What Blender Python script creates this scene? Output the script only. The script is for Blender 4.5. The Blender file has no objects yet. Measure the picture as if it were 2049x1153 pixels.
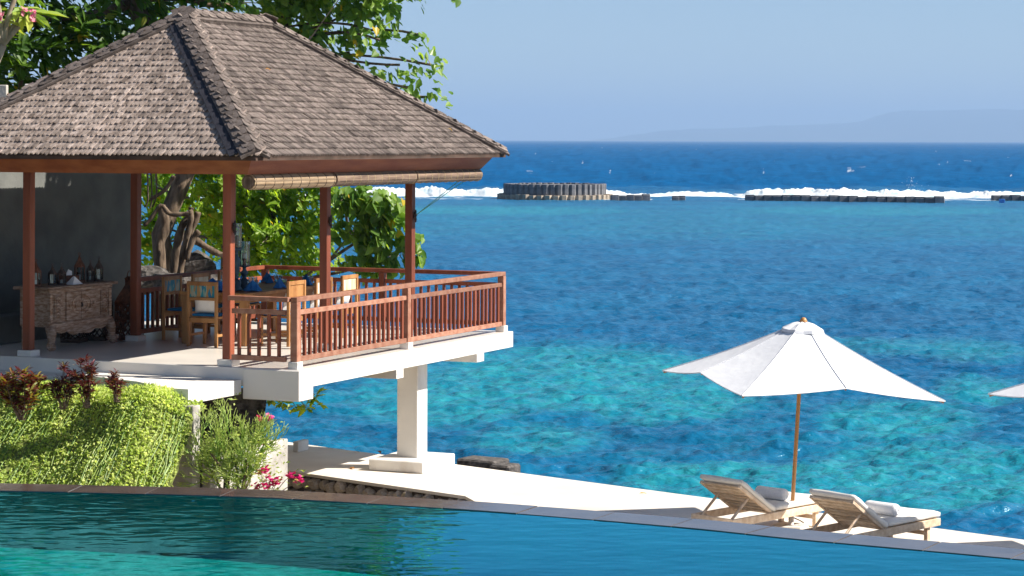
import bpy, math, random
import numpy as np
from mathutils import Matrix, Vector

random.seed(7); rng = np.random.default_rng(7)
sc = bpy.context.scene
COL = sc.collection

# ------------------------------------------------------------------ camera
F, CX, HY, ROLL = 4670.0, 1024.5, 280.0, 0.0030      # measured on the 2049 px wide photograph
CZ = 6.6                                             # eye height above the sea
cam = bpy.data.cameras.new('camera'); camo = bpy.data.objects.new('camera', cam); COL.objects.link(camo)
cam.sensor_width = 36.0; cam.lens = F / 2049 * 36.0
cam.shift_y = -(576.5 - HY) / 2049
cam.clip_start = 0.5; cam.clip_end = 80000
_c, _s = math.cos(ROLL), math.sin(ROLL)
camo.matrix_world = Matrix(((_c, -_s, 0, 0), (0, 0, -1, 0), (_s, _c, 0, CZ), (0, 0, 0, 1)))
sc.camera = camo

# ------------------------------------------------------------------ light
TH = math.radians(23.8)                              # heading of the pavilion
LX = Vector((math.cos(TH), -math.sin(TH), 0)); LY = Vector((math.sin(TH), math.cos(TH), 0))
SUN = (LX * 1.10 + LY * 0.40 + Vector((0, 0, 1.0))).normalized()
EL = math.asin(SUN.z); AZ = math.atan2(SUN.x, SUN.y)
w = bpy.data.worlds.new('World'); sc.world = w; w.use_nodes = True
nt = w.node_tree; bg = nt.nodes['Background']
sky = nt.nodes.new('ShaderNodeTexSky'); sky.sky_type = 'NISHITA'; sky.sun_disc = False
sky.sun_elevation = EL; sky.sun_rotation = AZ
sky.altitude = 0; sky.air_density = 0.65; sky.dust_density = 0.3; sky.ozone_density = 2.2
nt.links.new(sky.outputs[0], bg.inputs[0]); bg.inputs[1].default_value = 0.061
sl = bpy.data.lights.new('sun', 'SUN'); sl.energy = 4.7; sl.angle = math.radians(0.53); sl.color = (1.0, 0.93, 0.83)
so = bpy.data.objects.new('sun', sl); COL.objects.link(so)
so.rotation_euler = SUN.to_track_quat('Z', 'Y').to_euler(); so.location = (30, -10, 40)

sc.view_settings.view_transform = 'Standard'; sc.view_settings.look = 'None'
sc.view_settings.exposure = 1.02; sc.view_settings.gamma = 1.0
sc.render.engine = 'CYCLES'
cy = sc.cycles
cy.use_denoising = True; cy.max_bounces = 8; cy.diffuse_bounces = 5; cy.glossy_bounces = 3
cy.transmission_bounces = 4; cy.transparent_max_bounces = 12; cy.volume_bounces = 1
cy.caustics_reflective = False; cy.caustics_refractive = False; cy.sample_clamp_indirect = 6
cy.use_adaptive_sampling = True; cy.adaptive_threshold = 0.02

# ------------------------------------------------------------------ helpers: pixels and frames
DECK = CZ - 3.09; TER = CZ - 5.05; POOL = CZ - 2.70
R0 = Vector((-2.876, 31.3, 0))
def ray(px, py):
    u, v = px - CX, py - HY
    return _c * u + _s * v, -_s * u + _c * v
def at_d(px, py, D):
    u, v = ray(px, py); return Vector((D * u / F, D, CZ - D * v / F))
def at_z(px, py, z):
    u, v = ray(px, py); return at_d(px, py, (CZ - z) * F / v)
def w2l(p):                                            # world -> pavilion frame
    d = Vector(p) - R0; return Vector((d.dot(LX), d.dot(LY), p[2] - DECK))
def l2w(x, y, z=0): return R0 + LX * x + LY * y + Vector((0, 0, DECK + z))
def y_at(px, x):                                       # y in the pavilion frame of pixel column px on the line x = const
    k = (px - CX) / F; a = math.cos(TH); b = math.sin(TH); v = -x
    D = (v + a * -R0.x * 1 + b * R0.y) / (b - a * k) if False else (v + a * (-R0.x) + b * R0.y) / (b - a * k)
    dx = k * D - R0.x; dy = D - R0.y
    return b * dx + a * dy

# ------------------------------------------------------------------ helpers: numpy noise
def vnoise(x, y, seed=0):
    x = np.asarray(x, float); y = np.asarray(y, float)
    xi = np.floor(x).astype(np.int64); yi = np.floor(y).astype(np.int64); fx = x - xi; fy = y - yi
    def h(a, b):
        n = (a * 374761393 + b * 668265263 + seed * 974711) & 0x7fffffff
        n = ((n ^ (n >> 13)) * 1274126177) & 0x7fffffff
        return ((n ^ (n >> 16)) & 0xffff) / 65535.0
    fx = fx * fx * (3 - 2 * fx); fy = fy * fy * (3 - 2 * fy)
    return (h(xi, yi) * (1 - fx) + h(xi + 1, yi) * fx) * (1 - fy) + (h(xi, yi + 1) * (1 - fx) + h(xi + 1, yi + 1) * fx) * fy
def fbm(x, y, seed=0, o=4):
    t = 0; a = .5
    for i in range(o): t = t + a * vnoise(x * 2 ** i, y * 2 ** i, seed + i); a *= .5
    return t

# ------------------------------------------------------------------ helpers: meshes
def prop(o, label=None, cat=None, group=None, kind=None):
    if label: o['label'] = label
    if cat: o['category'] = cat
    if group: o['group'] = group
    if kind: o['kind'] = kind
    return o
def empty(name, loc=(0, 0, 0), rz=0, parent=None):
    o = bpy.data.objects.new(name, None); COL.objects.link(o); o.location = loc; o.rotation_euler = (0, 0, rz); o.parent = parent
    o.empty_display_size = .2
    return o
def link(name, me, parent=None, loc=None, rot=None):
    o = bpy.data.objects.new(name, me); COL.objects.link(o); o.parent = parent
    if loc is not None: o.location = loc
    if rot is not None: o.rotation_euler = rot
    return o
def np_mesh(name, V, faces_flat, counts, m, tint=None, smooth=False, vattr=None):
    me = bpy.data.meshes.new(name)
    V = np.asarray(V, np.float32); n = len(V)
    me.vertices.add(n); me.vertices.foreach_set('co', V.ravel())
    ff = np.asarray(faces_flat, np.int32); cn = np.asarray(counts, np.int32)
    me.loops.add(len(ff)); me.loops.foreach_set('vertex_index', ff)
    me.polygons.add(len(cn)); st = np.concatenate(([0], np.cumsum(cn)[:-1])).astype(np.int32)
    me.polygons.foreach_set('loop_start', st); me.polygons.foreach_set('loop_total', cn)
    me.polygons.foreach_set('use_smooth', np.full(len(cn), bool(smooth)))
    if tint is not None:
        a = me.attributes.new('tint', 'FLOAT', 'FACE'); a.data.foreach_set('value', np.asarray(tint, np.float32))
    if vattr:
        for k, arr in vattr.items():
            a = me.attributes.new(k, 'FLOAT', 'POINT'); a.data.foreach_set('value', np.asarray(arr, np.float32))
    me.update(calc_edges=True)
    if m: me.materials.append(m)
    return me
class MB:
    def __init__(s): s.v = []; s.f = []; s.t = []
    def add(s, vs, fs, t=.5):
        b = len(s.v); s.v += [tuple(p) for p in vs]
        for f in fs: s.f.append([i + b for i in f]); s.t.append(t)
        return s
    def box(s, x0, x1, y0, y1, z0, z1, c=0.0, M=None, t=.5):
        if x0 > x1: x0, x1 = x1, x0
        if y0 > y1: y0, y1 = y1, y0
        if z0 > z1: z0, z1 = z1, z0
        c = min(c, (x1 - x0) * .45, (y1 - y0) * .45, (z1 - z0) * .45)
        if c <= 0:
            V = [(x, y, z) for x in (x0, x1) for y in (y0, y1) for z in (z0, z1)]
            Fc = [(0, 1, 3, 2), (4, 6, 7, 5), (0, 4, 5, 1), (2, 3, 7, 6), (0, 2, 6, 4), (1, 5, 7, 3)]
        else:
            V = []; idx = {}
            for i, (x, sx) in enumerate(((x0, 1), (x1, -1))):
                for j, (y, sy) in enumerate(((y0, 1), (y1, -1))):
                    for k, (z, sz) in enumerate(((z0, 1), (z1, -1))):
                        for a in range(3):
                            p = [x + sx * c, y + sy * c, z + sz * c]; p[a] = (x, y, z)[a]
                            idx[i, j, k, a] = len(V); V.append(tuple(p))
            g = lambda i, j, k, a: idx[i, j, k, a]
            Fc = [(g(0,0,0,0), g(0,0,1,0), g(0,1,1,0), g(0,1,0,0)), (g(1,0,0,0), g(1,1,0,0), g(1,1,1,0), g(1,0,1,0)),
                  (g(0,0,0,1), g(1,0,0,1), g(1,0,1,1), g(0,0,1,1)), (g(0,1,0,1), g(0,1,1,1), g(1,1,1,1), g(1,1,0,1)),
                  (g(0,0,0,2), g(0,1,0,2), g(1,1,0,2), g(1,0,0,2)), (g(0,0,1,2), g(1,0,1,2), g(1,1,1,2), g(0,1,1,2))]
            for i in (0, 1):
                for j in (0, 1):
                    Fc += [(g(i,j,0,0), g(i,j,1,0), g(i,j,1,1), g(i,j,0,1)), (g(i,0,j,0), g(i,1,j,0), g(i,1,j,2), g(i,0,j,2)),
                           (g(0,i,j,1), g(1,i,j,1), g(1,i,j,2), g(0,i,j,2))]
                    for k in (0, 1): Fc.append((g(i,j,k,0), g(i,j,k,1), g(i,j,k,2)))
        if M is not None: V = [tuple(M @ Vector(p)) for p in V]
        return s.add(V, Fc, t)
    def tube(s, pts, rad, n=8, t=.5, caps=True):
        pts = [Vector(p) for p in pts]; N = len(pts)
        if not hasattr(rad, '__len__'): rad = [rad] * N
        V = []; up = None
        for i, p in enumerate(pts):
            d = (pts[min(i + 1, N - 1)] - pts[max(i - 1, 0)]).normalized()
            if up is None:
                up = Vector((0, 0, 1)) if abs(d.z) < .9 else Vector((1, 0, 0))
            a = d.cross(up).normalized(); up = a.cross(d).normalized()
            for k in range(n):
                q = 2 * math.pi * k / n; V.append(p + (a * math.cos(q) + up * math.sin(q)) * rad[i])
        Fc = [(i * n + k, i * n + (k + 1) % n, (i + 1) * n + (k + 1) % n, (i + 1) * n + k) for i in range(N - 1) for k in range(n)]
        if caps: Fc += [tuple(range(n))[::-1], tuple((N - 1) * n + k for k in range(n))]
        return s.add(V, Fc, t)
    def lathe(s, prof, n=12, c=(0, 0, 0), t=.5, ph=0):
        V = [(c[0] + r * math.cos(2 * math.pi * k / n + ph), c[1] + r * math.sin(2 * math.pi * k / n + ph), c[2] + z) for r, z in prof for k in range(n)]
        N = len(prof)
        Fc = [(i * n + k, i * n + (k + 1) % n, (i + 1) * n + (k + 1) % n, (i + 1) * n + k) for i in range(N - 1) for k in range(n)]
        Fc += [tuple(range(n))[::-1], tuple((N - 1) * n + k for k in range(n))]
        return s.add(V, Fc, t)
    def prism(s, poly, h0, h1, M=None, t=.5):           # polygon in xy, extruded in z
        n = len(poly); V = [(x, y, h0) for x, y in poly] + [(x, y, h1) for x, y in poly]
        if M is not None: V = [tuple(M @ Vector(p)) for p in V]
        return s.add(V, [tuple(range(n))[::-1], tuple(range(n, 2 * n))] + [(i, (i + 1) % n, n + (i + 1) % n, n + i) for i in range(n)], t)
    def mesh(s, name, m, smooth=False):
        fl = [i for f in s.f for i in f]
        return np_mesh(name, np.array(s.v).reshape(-1, 3), fl, [len(f) for f in s.f], m, s.t, smooth)
    def build(s, name, m, parent=None, smooth=False, loc=None, rot=None):
        return link(name, s.mesh(name, m, smooth), parent, loc, rot)

# ------------------------------------------------------------------ materials
def mat(name, c1, c2=None, rough=.6, scale=6., stretch=(1, 1, 1), bump=0., bscale=30., tint=0., spec=.4, detail=4, c3=None, gen='Object', lo=.35, hi=.65, coat=0.):
    m = bpy.data.materials.new(name); m.use_nodes = True; t = m.node_tree; N = t.nodes; L = t.links
    b = N['Principled BSDF']; b.inputs['Roughness'].default_value = rough; b.inputs['Specular IOR Level'].default_value = spec
    if coat: b.inputs['Coat Weight'].default_value = coat
    tc = N.new('ShaderNodeTexCoord'); mp = N.new('ShaderNodeMapping'); mp.inputs['Scale'].default_value = stretch
    L.new(tc.outputs[gen], mp.inputs[0])
    nz = N.new('ShaderNodeTexNoise'); nz.inputs['Scale'].default_value = scale; nz.inputs['Detail'].default_value = detail; L.new(mp.outputs[0], nz.inputs['Vector'])
    rp = N.new('ShaderNodeValToRGB'); e = rp.color_ramp.elements
    e[0].position = lo; e[1].position = hi; e[0].color = (*c1, 1); e[1].color = (*(c2 or c1), 1)
    if c3: q = e.new((lo + hi) / 2); q.color = (*c3, 1)
    L.new(nz.outputs['Fac'], rp.inputs[0]); out = rp.outputs[0]
    if tint:
        at = N.new('ShaderNodeAttribute'); at.attribute_name = 'tint'
        mr = N.new('ShaderNodeMapRange'); mr.inputs[3].default_value = 1 - tint; mr.inputs[4].default_value = 1 + tint; L.new(at.outputs['Fac'], mr.inputs[0])
        mx = N.new('ShaderNodeVectorMath'); mx.operation = 'SCALE'; L.new(out, mx.inputs[0]); L.new(mr.outputs[0], mx.inputs['Scale']); out = mx.outputs[0]
    L.new(out, b.inputs['Base Color'])
    if bump:
        n2 = N.new('ShaderNodeTexNoise'); n2.inputs['Scale'].default_value = bscale; n2.inputs['Detail'].default_value = 5; L.new(mp.outputs[0], n2.inputs['Vector'])
        bp = N.new('ShaderNodeBump'); bp.inputs['Strength'].default_value = bump; bp.inputs['Distance'].default_value = .02; L.new(n2.outputs['Fac'], bp.inputs['Height']); L.new(bp.outputs[0], b.inputs['Normal'])
    return m
def weather(m, sc_=.7, lo=.84, hi=1.18):
    t = m.node_tree; N = t.nodes; L = t.links; b = N['Principled BSDF']; src = b.inputs['Base Color'].links[0].from_socket
    tc = N.new('ShaderNodeTexCoord'); nz = N.new('ShaderNodeTexNoise'); nz.inputs['Scale'].default_value = sc_; nz.inputs['Detail'].default_value = 6; L.new(tc.outputs['Object'], nz.inputs['Vector'])
    mr = N.new('ShaderNodeMapRange'); mr.inputs[1].default_value = .32; mr.inputs[2].default_value = .68; mr.inputs[3].default_value = lo; mr.inputs[4].default_value = hi; L.new(nz.outputs['Fac'], mr.inputs[0])
    mx = N.new('ShaderNodeVectorMath'); mx.operation = 'SCALE'; L.new(src, mx.inputs[0]); L.new(mr.outputs[0], mx.inputs['Scale']); L.new(mx.outputs[0], b.inputs['Base Color']); return m
def leafmat(name, stops, trans=.4, rough=.45, tcol=None, spec=.35):
    m = bpy.data.materials.new(name); m.use_nodes = True; t = m.node_tree; N = t.nodes; L = t.links
    b = N['Principled BSDF']; b.inputs['Roughness'].default_value = rough; b.inputs['Specular IOR Level'].default_value = spec
    at = N.new('ShaderNodeAttribute'); at.attribute_name = 'tint'
    rp = N.new('ShaderNodeValToRGB'); e = rp.color_ramp.elements
    e[0].position, e[0].color = stops[0][0], (*stops[0][1], 1); e[1].position, e[1].color = stops[-1][0], (*stops[-1][1], 1)
    for p, c in stops[1:-1]: q = e.new(p); q.color = (*c, 1)
    L.new(at.outputs['Fac'], rp.inputs[0]); L.new(rp.outputs[0], b.inputs['Base Color'])
    tr = N.new('ShaderNodeBsdfTranslucent'); vm = N.new('ShaderNodeVectorMath'); vm.operation = 'MULTIPLY'; vm.inputs[1].default_value = tcol or (1.9, 1.7, .55)
    L.new(rp.outputs[0], vm.inputs[0]); L.new(vm.outputs[0], tr.inputs[0])
    ms = N.new('ShaderNodeMixShader'); ms.inputs[0].default_value = trans
    L.new(b.outputs[0], ms.inputs[1]); L.new(tr.outputs[0], ms.inputs[2]); L.new(ms.outputs[0], N['Material Output'].inputs[0])
    return m

M = {}
M['white'] = mat('white_paint', (.66, .61, .55), (.80, .77, .72), .75, 2.2, (1, 1, .5), bump=.2, bscale=45, lo=.30, hi=.46, detail=8)
M['beam'] = mat('beam_paint', (.78, .72, .66), (.83, .78, .72), .75, 1.2, bump=.1, bscale=40)
M['paving'] = mat('white_paving', (.82, .76, .67), (.72, .64, .54), .8, .9, bump=.15, bscale=25, lo=.35, hi=.8)
M['floor'] = mat('deck_floor', (.80, .75, .68), (.70, .66, .60), .30, 1.0, bump=.02, bscale=20, spec=.5)
M['wood'] = mat('red_wood', (.18, .046, .022), (.30, .082, .038), .5, 5, (1, 1, .12), .25, 40, tint=.3)
M['fascia'] = mat('fascia_wood', (.24, .060, .018), (.36, .115, .040), .55, 3.0, (1, .35, 3), .2, 30, tint=.2)
M['rail'] = mat('weathered_rail', (.26, .105, .062), (.37, .19, .125), .65, 5, (1.5, .25, 1.5), .3, 40, tint=.25)
M['teak'] = mat('teak', (.28, .118, .036), (.43, .215, .078), .5, 5, (1, 1, .25), .25, 40, tint=.25)
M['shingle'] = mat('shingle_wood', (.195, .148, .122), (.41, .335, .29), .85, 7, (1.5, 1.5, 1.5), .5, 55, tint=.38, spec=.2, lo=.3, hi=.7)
M['shingle_old'] = mat('shingle_weathered', (.092, .072, .063), (.22, .182, .162), .85, 7, (1.5, 1.5, 1.5), .5, 55, tint=.42, spec=.2, lo=.3, hi=.7)  # darker tone of the shingles, also on hip and ridge caps
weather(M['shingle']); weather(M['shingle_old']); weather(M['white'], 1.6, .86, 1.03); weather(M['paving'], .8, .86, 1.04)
M['under'] = mat('roof_lining', (.05, .03, .02), (.09, .055, .04), .9, 4)
M['flashing'] = mat('bitumen_flashing', (.012, .012, .02), (.025, .025, .035), .8, 10)  # colour of the hip cap's painted shadow
M['limed'] = mat('limed_wood', (.25, .14, .082), (.50, .37, .29), .8, 16, (1, .45, 2.6), .6, 50, tint=.4, lo=.36, hi=.68)
M['darkiron'] = mat('dark_iron', (.030, .022, .020), (.085, .05, .04), .6, 14, bump=.2)
M['rust'] = mat('rusty_iron', (.09, .035, .02), (.20, .075, .04), .7, 14, bump=.3)
M['bluewood'] = mat('blue_turned_wood', (.02, .05, .085), (.04, .09, .13), .4, 12)
M['candle'] = mat('candle_wax', (.8, .77, .7), rough=.5)
M['napkin'] = mat('blue_napkin', (.015, .13, .42), (.02, .20, .52), .8, 20)
M['napw'] = mat('white_napkin', (.8, .8, .82), rough=.85)
M['cushion'] = mat('white_cushion', (.80, .78, .74), (.74, .71, .67), .9, 4, bump=.2, bscale=25)
M['bluecush'] = mat('blue_pad', (.01, .16, .40), (.015, .22, .48), .85, 12)
M['bamboo'] = mat('bamboo', (.27, .18, .10), (.44, .32, .20), .6, 4, (12, .5, 12), .4, 30, tint=.45, lo=.3, hi=.7)
M['bamboo_old'] = mat('bamboo_weathered', (.11, .067, .046), (.26, .18, .125), .65, 4, (12, .5, 12), .4, 30, tint=.45, lo=.3, hi=.7)
M['cord'] = mat('cord', (.45, .36, .2), rough=.9)
M['greencord'] = mat('green_cord', (.15, .4, .28), rough=.9)
M['render_wall'] = mat('grey_render', (.11, .115, .11), (.15, .155, .145), .9, 2.2, bump=.3, bscale=18)
M['concrete'] = mat('concrete', (.30, .28, .25), (.55, .52, .47), .9, 3, bump=.5, bscale=22, c3=(.42, .40, .36))
M['stone'] = mat('wall_stone', (.38, .31, .25), (.60, .52, .43), .9, 9, bump=.7, bscale=30, tint=.3)
M['mortar'] = mat('stone_core', (.09, .07, .055), (.14, .11, .09), .95, 10)
M['lava'] = mat('lava_rock', (.045, .04, .037), (.15, .135, .125), .95, 12, bump=1.0, bscale=22, detail=8)
M['block'] = mat('concrete_block', (.085, .09, .105), (.19, .19, .20), .9, 1.2, bump=.5, bscale=5, tint=.35)
M['blocktop'] = mat('block_cap', (.30, .24, .18), (.42, .35, .27), .9, 1.5, bump=.4, bscale=6, tint=.3)
M['soil'] = mat('soil', (.20, .165, .12), (.32, .27, .20), .95, 2, bump=.6, bscale=6)
M['lawn'] = mat('lawn', (.10, .19, .035), (.22, .30, .07), .95, 8, bump=.6, bscale=60)
M['coping'] = mat('wet_coping', (.075, .060, .053), (.11, .088, .075), .07, 5, bump=.02, bscale=20, tint=.05, spec=.9)
M['grout'] = mat('coping_joint', (.17, .165, .16), rough=.25)
M['canvas'] = mat('umbrella_canvas', (.80, .81, .83), (.75, .76, .79), .9, 2, bump=.45, bscale=5)
M['seam'] = mat('canvas_seam', (.77, .78, .80), (.80, .81, .83), .9, 6)
M['pole'] = mat('pole_wood', (.40, .175, .05), (.52, .25, .08), .4, 6, (1, 1, .2))
M['lwood'] = mat('lounger_teak', (.60, .43, .28), (.78, .62, .46), .7, 6, (2, 2, 2), .2, 40, tint=.3)
M['towel'] = mat('towel', (.86, .86, .87), (.80, .80, .82), .95, 30, bump=.5, bscale=120)
M['mattress'] = mat('mattress', (.84, .81, .75), (.76, .72, .66), .9, 3, bump=.15, bscale=15)
M['baseplate'] = mat('umbrella_base', (.55, .52, .48), (.68, .65, .6), .7, 6, bump=.3)
M['bark'] = mat('bark', (.055, .036, .024), (.20, .145, .10), .95, 9, (1, 1, .35), 1.0, 14)
M['twig'] = mat('twig', (.20, .155, .11), (.36, .30, .23), .9, 8)
M['greentwig'] = leafmat('pencil_stem', [(0, (.11, .24, .035)), (.5, (.24, .40, .07)), (1, (.42, .52, .13))], .2)
M['almond'] = leafmat('almond_leaf', [(0, (.03, .08, .014)), (.5, (.075, .165, .02)), (.9, (.15, .26, .028)), (1, (.46, .33, .03))], .5)
M['bright'] = leafmat('bright_leaf', [(0, (.08, .18, .015)), (.5, (.22, .37, .025)), (.95, (.40, .52, .06)), (1, (.55, .38, .04))], .58)
M['portia'] = leafmat('portia_leaf', [(0, (.06, .15, .028)), (.5, (.17, .30, .055)), (.93, (.32, .45, .095)), (1, (.60, .42, .03))], .52, .36)
M['hedge'] = leafmat('creeper_leaf', [(0, (.20, .29, .055)), (.5, (.46, .57, .14)), (1, (.75, .78, .36))], .55, tcol=(1.5, 1.5, 1.0))
M['croton'] = leafmat('croton_leaf', [(0, (.05, .010, .020)), (.5, (.14, .025, .04)), (.75, (.20, .06, .05)), (1, (.09, .10, .03))], .3)
M['crotony'] = leafmat('yellow_croton_leaf', [(0, (.08, .016, .02)), (.5, (.20, .04, .04)), (.7, (.30, .24, .05)), (1, (.22, .27, .05))], .3)
M['bract'] = leafmat('pink_bract', [(0, (.55, .01, .16)), (1, (.75, .04, .28))], .35, tcol=(1.2, .8, .9))
M['plumeria'] = leafmat('plumeria_leaf', [(0, (.10, .20, .03)), (.6, (.24, .36, .05)), (1, (.42, .48, .10))], .4)
M['pinkflower'] = leafmat('plumeria_flower', [(0, (.70, .12, .25)), (1, (.85, .40, .45))], .3, tcol=(1.1, .9, .9))
M['deadleaf'] = leafmat('dead_leaf', [(0, (.35, .12, .03)), (1, (.55, .36, .04))], .1)
def glassmat(name, col, a):
    m = bpy.data.materials.new(name); m.use_nodes = True; t = m.node_tree; N = t.nodes; L = t.links
    N.remove(N['Principled BSDF'])
    tr = N.new('ShaderNodeBsdfTransparent'); tr.inputs[0].default_value = (*col, 1)
    gl = N.new('ShaderNodeBsdfGlossy'); gl.inputs['Roughness'].default_value = .03
    fr = N.new('ShaderNodeFresnel'); fr.inputs[0].default_value = 1.45
    ad = N.new('ShaderNodeMath'); ad.operation = 'ADD'; ad.inputs[1].default_value = a; L.new(fr.outputs[0], ad.inputs[0])
    ms = N.new('ShaderNodeMixShader'); L.new(ad.outputs[0], ms.inputs[0]); L.new(tr.outputs[0], ms.inputs[1]); L.new(gl.outputs[0], ms.inputs[2])
    L.new(ms.outputs[0], N['Material Output'].inputs[0]); return m
M['glass'] = glassmat('blue_glass', (.62, .82, .86), .12)
M['lglass'] = glassmat('lantern_glass', (.75, .88, .92), .15)

def foam_noise(N, L, vec, sc_, det=6):
    n = N.new('ShaderNodeTexNoise'); n.inputs['Scale'].default_value = sc_; n.inputs['Detail'].default_value = det; n.inputs['Roughness'].default_value = .65; L.new(vec, n.inputs['Vector']); return n.outputs['Fac']
# sea: water body colour follows the depth and the bed (sand patches, coral), foam from the mesh attribute
def sea_material():
    m = bpy.data.materials.new('sea_water'); m.use_nodes = True; t = m.node_tree; N = t.nodes; L = t.links
    b = N['Principled BSDF']; b.inputs['IOR'].default_value = 1.333; b.inputs['Roughness'].default_value = .12; b.inputs['Specular IOR Level'].default_value = .22
    tc = N.new('ShaderNodeTexCoord'); obj = tc.outputs['Object']
    a = N.new('ShaderNodeAttribute'); a.attribute_name = 'sand'
    d = N.new('ShaderNodeAttribute'); d.attribute_name = 'deep'
    fo = N.new('ShaderNodeAttribute'); fo.attribute_name = 'foam'
    def mixc(f, c1, c2):
        x = N.new('ShaderNodeMix'); x.data_type = 'RGBA'
        if isinstance(f, float): x.inputs[0].default_value = f
        else: L.new(f, x.inputs[0])
        for i, c in ((6, c1), (7, c2)):
            if isinstance(c, tuple): x.inputs[i].default_value = (*c, 1)
            else: L.new(c, x.inputs[i])
        return x.outputs[2]
    def ramp(f, lo, hi):
        x = N.new('ShaderNodeMapRange'); x.inputs[1].default_value = lo; x.inputs[2].default_value = hi; x.interpolation_type = 'SMOOTHSTEP'; L.new(f, x.inputs[0]); return x.outputs[0]
    def math_(op, p, q):
        x = N.new('ShaderNodeMath'); x.operation = op
        for i, c in ((0, p), (1, q)):
            if isinstance(c, float): x.inputs[i].default_value = c
            else: L.new(c, x.inputs[i])
        return x.outputs[0]
    mp = N.new('ShaderNodeMapping'); mp.inputs['Scale'].default_value = (1, .7, 1); L.new(obj, mp.inputs[0]); v = mp.outputs[0]
    n1 = foam_noise(N, L, v, .35, 5); n2 = foam_noise(N, L, v, .12, 4); n3 = foam_noise(N, L, v, 1.6, 4)
    lag = mixc(ramp(n2, .35, .7), (.003, .082, .198), (.004, .120, .258))
    s = math_('ADD', a.outputs['Fac'], math_('MULTIPLY', math_('SUBTRACT', n1, .5), .5))
    c = mixc(ramp(s, .12, .75), lag, mixc(ramp(n3, .4, .62), (.008, .190, .275), (.022, .245, .295)))
    c = mixc(ramp(d.outputs['Fac'], .0, 1.), c, mixc(ramp(n2, .3, .7), (.0005, .068, .195), (.0005, .088, .245)))
    ff = math_('ADD', fo.outputs['Fac'], math_('MULTIPLY', math_('SUBTRACT', n1, .5), 1.2))
    f = math_('MULTIPLY', ramp(ff, .35, .75), ramp(fo.outputs['Fac'], .02, .2))
    c = mixc(f, c, (.82, .86, .88))
    mp2 = N.new('ShaderNodeMapping'); mp2.inputs['Scale'].default_value = (.50, 1.15, 1); mp2.inputs['Rotation'].default_value = (0, 0, .10); L.new(obj, mp2.inputs[0])
    w1 = foam_noise(N, L, mp2.outputs[0], 1.25, 5)
    bp = N.new('ShaderNodeBump'); bp.inputs['Strength'].default_value = 1.0; bp.inputs['Distance'].default_value = .19; L.new(w1, bp.inputs['Height'])
    mp3 = N.new('ShaderNodeMapping'); mp3.inputs['Scale'].default_value = (.75, .95, 1); mp3.inputs['Rotation'].default_value = (0, 0, -.12); L.new(obj, mp3.inputs[0])
    w2 = foam_noise(N, L, mp3.outputs[0], .42, 4); bp2 = N.new('ShaderNodeBump'); bp2.inputs['Strength'].default_value = 1.0; bp2.inputs['Distance'].default_value = .52; L.new(w2, bp2.inputs['Height']); L.new(bp2.outputs[0], bp.inputs['Normal'])
    N.remove(b)
    df = N.new('ShaderNodeBsdfDiffuse'); L.new(c, df.inputs['Color']); L.new(bp.outputs[0], df.inputs['Normal'])
    gl = N.new('ShaderNodeBsdfGlossy'); gl.inputs['Roughness'].default_value = .26; gl.inputs['Color'].default_value = (.60, .88, 1, 1); L.new(bp.outputs[0], gl.inputs['Normal'])
    fr = N.new('ShaderNodeFresnel'); fr.inputs[0].default_value = 1.333; L.new(bp.outputs[0], fr.inputs['Normal'])
    cap = N.new('ShaderNodeMapRange'); cap.inputs[3].default_value = .55; cap.inputs[4].default_value = .06; L.new(d.outputs['Fac'], cap.inputs[0])
    fac = math_('MINIMUM', math_('MULTIPLY', fr.outputs[0], .85), cap.outputs[0])
    fac = math_('MULTIPLY', fac, math_('SUBTRACT', 1.0, f))
    ms = N.new('ShaderNodeMixShader'); L.new(fac, ms.inputs[0]); L.new(df.outputs[0], ms.inputs[1]); L.new(gl.outputs[0], ms.inputs[2]); L.new(ms.outputs[0], N['Material Output'].inputs[0])
    return m
M['sea'] = sea_material()
def pool_material():
    m = bpy.data.materials.new('pool_water'); m.use_nodes = True; t = m.node_tree; N = t.nodes; L = t.links
    N.remove(N['Principled BSDF'])
    tc = N.new('ShaderNodeTexCoord'); mp = N.new('ShaderNodeMapping'); mp.inputs['Scale'].default_value = (1, 1.6, 1); L.new(tc.outputs['Object'], mp.inputs[0])
    n1 = foam_noise(N, L, mp.outputs[0], 2.2, 2)
    bp = N.new('ShaderNodeBump'); bp.inputs['Strength'].default_value = .20; bp.inputs['Distance'].default_value = .03; L.new(n1, bp.inputs['Height'])
    tr = N.new('ShaderNodeBsdfTransparent'); tr.inputs[0].default_value = (.10, .78, .84, 1)
    gl = N.new('ShaderNodeBsdfGlossy'); gl.inputs['Roughness'].default_value = .015; gl.inputs['Color'].default_value = (.16, .80, 1, 1); L.new(bp.outputs[0], gl.inputs['Normal'])
    fr = N.new('ShaderNodeFresnel'); fr.inputs[0].default_value = 1.333; L.new(bp.outputs[0], fr.inputs['Normal'])
    ge = N.new('ShaderNodeNewGeometry'); iv = N.new('ShaderNodeMath'); iv.operation = 'SUBTRACT'; iv.inputs[0].default_value = 1; L.new(ge.outputs['Backfacing'], iv.inputs[1])
    fx = N.new('ShaderNodeMath'); fx.operation = 'MULTIPLY'; fx.inputs[1].default_value = 1.7; fx.use_clamp = True; L.new(fr.outputs[0], fx.inputs[0])
    fm = N.new('ShaderNodeMath'); fm.operation = 'MULTIPLY'; L.new(fx.outputs[0], fm.inputs[0]); L.new(iv.outputs[0], fm.inputs[1])
    ms = N.new('ShaderNodeMixShader'); L.new(fm.outputs[0], ms.inputs[0]); L.new(tr.outputs[0], ms.inputs[1]); L.new(gl.outputs[0], ms.inputs[2])
    L.new(ms.outputs[0], N['Material Output'].inputs[0]); return m
M['pool'] = pool_material()
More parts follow.
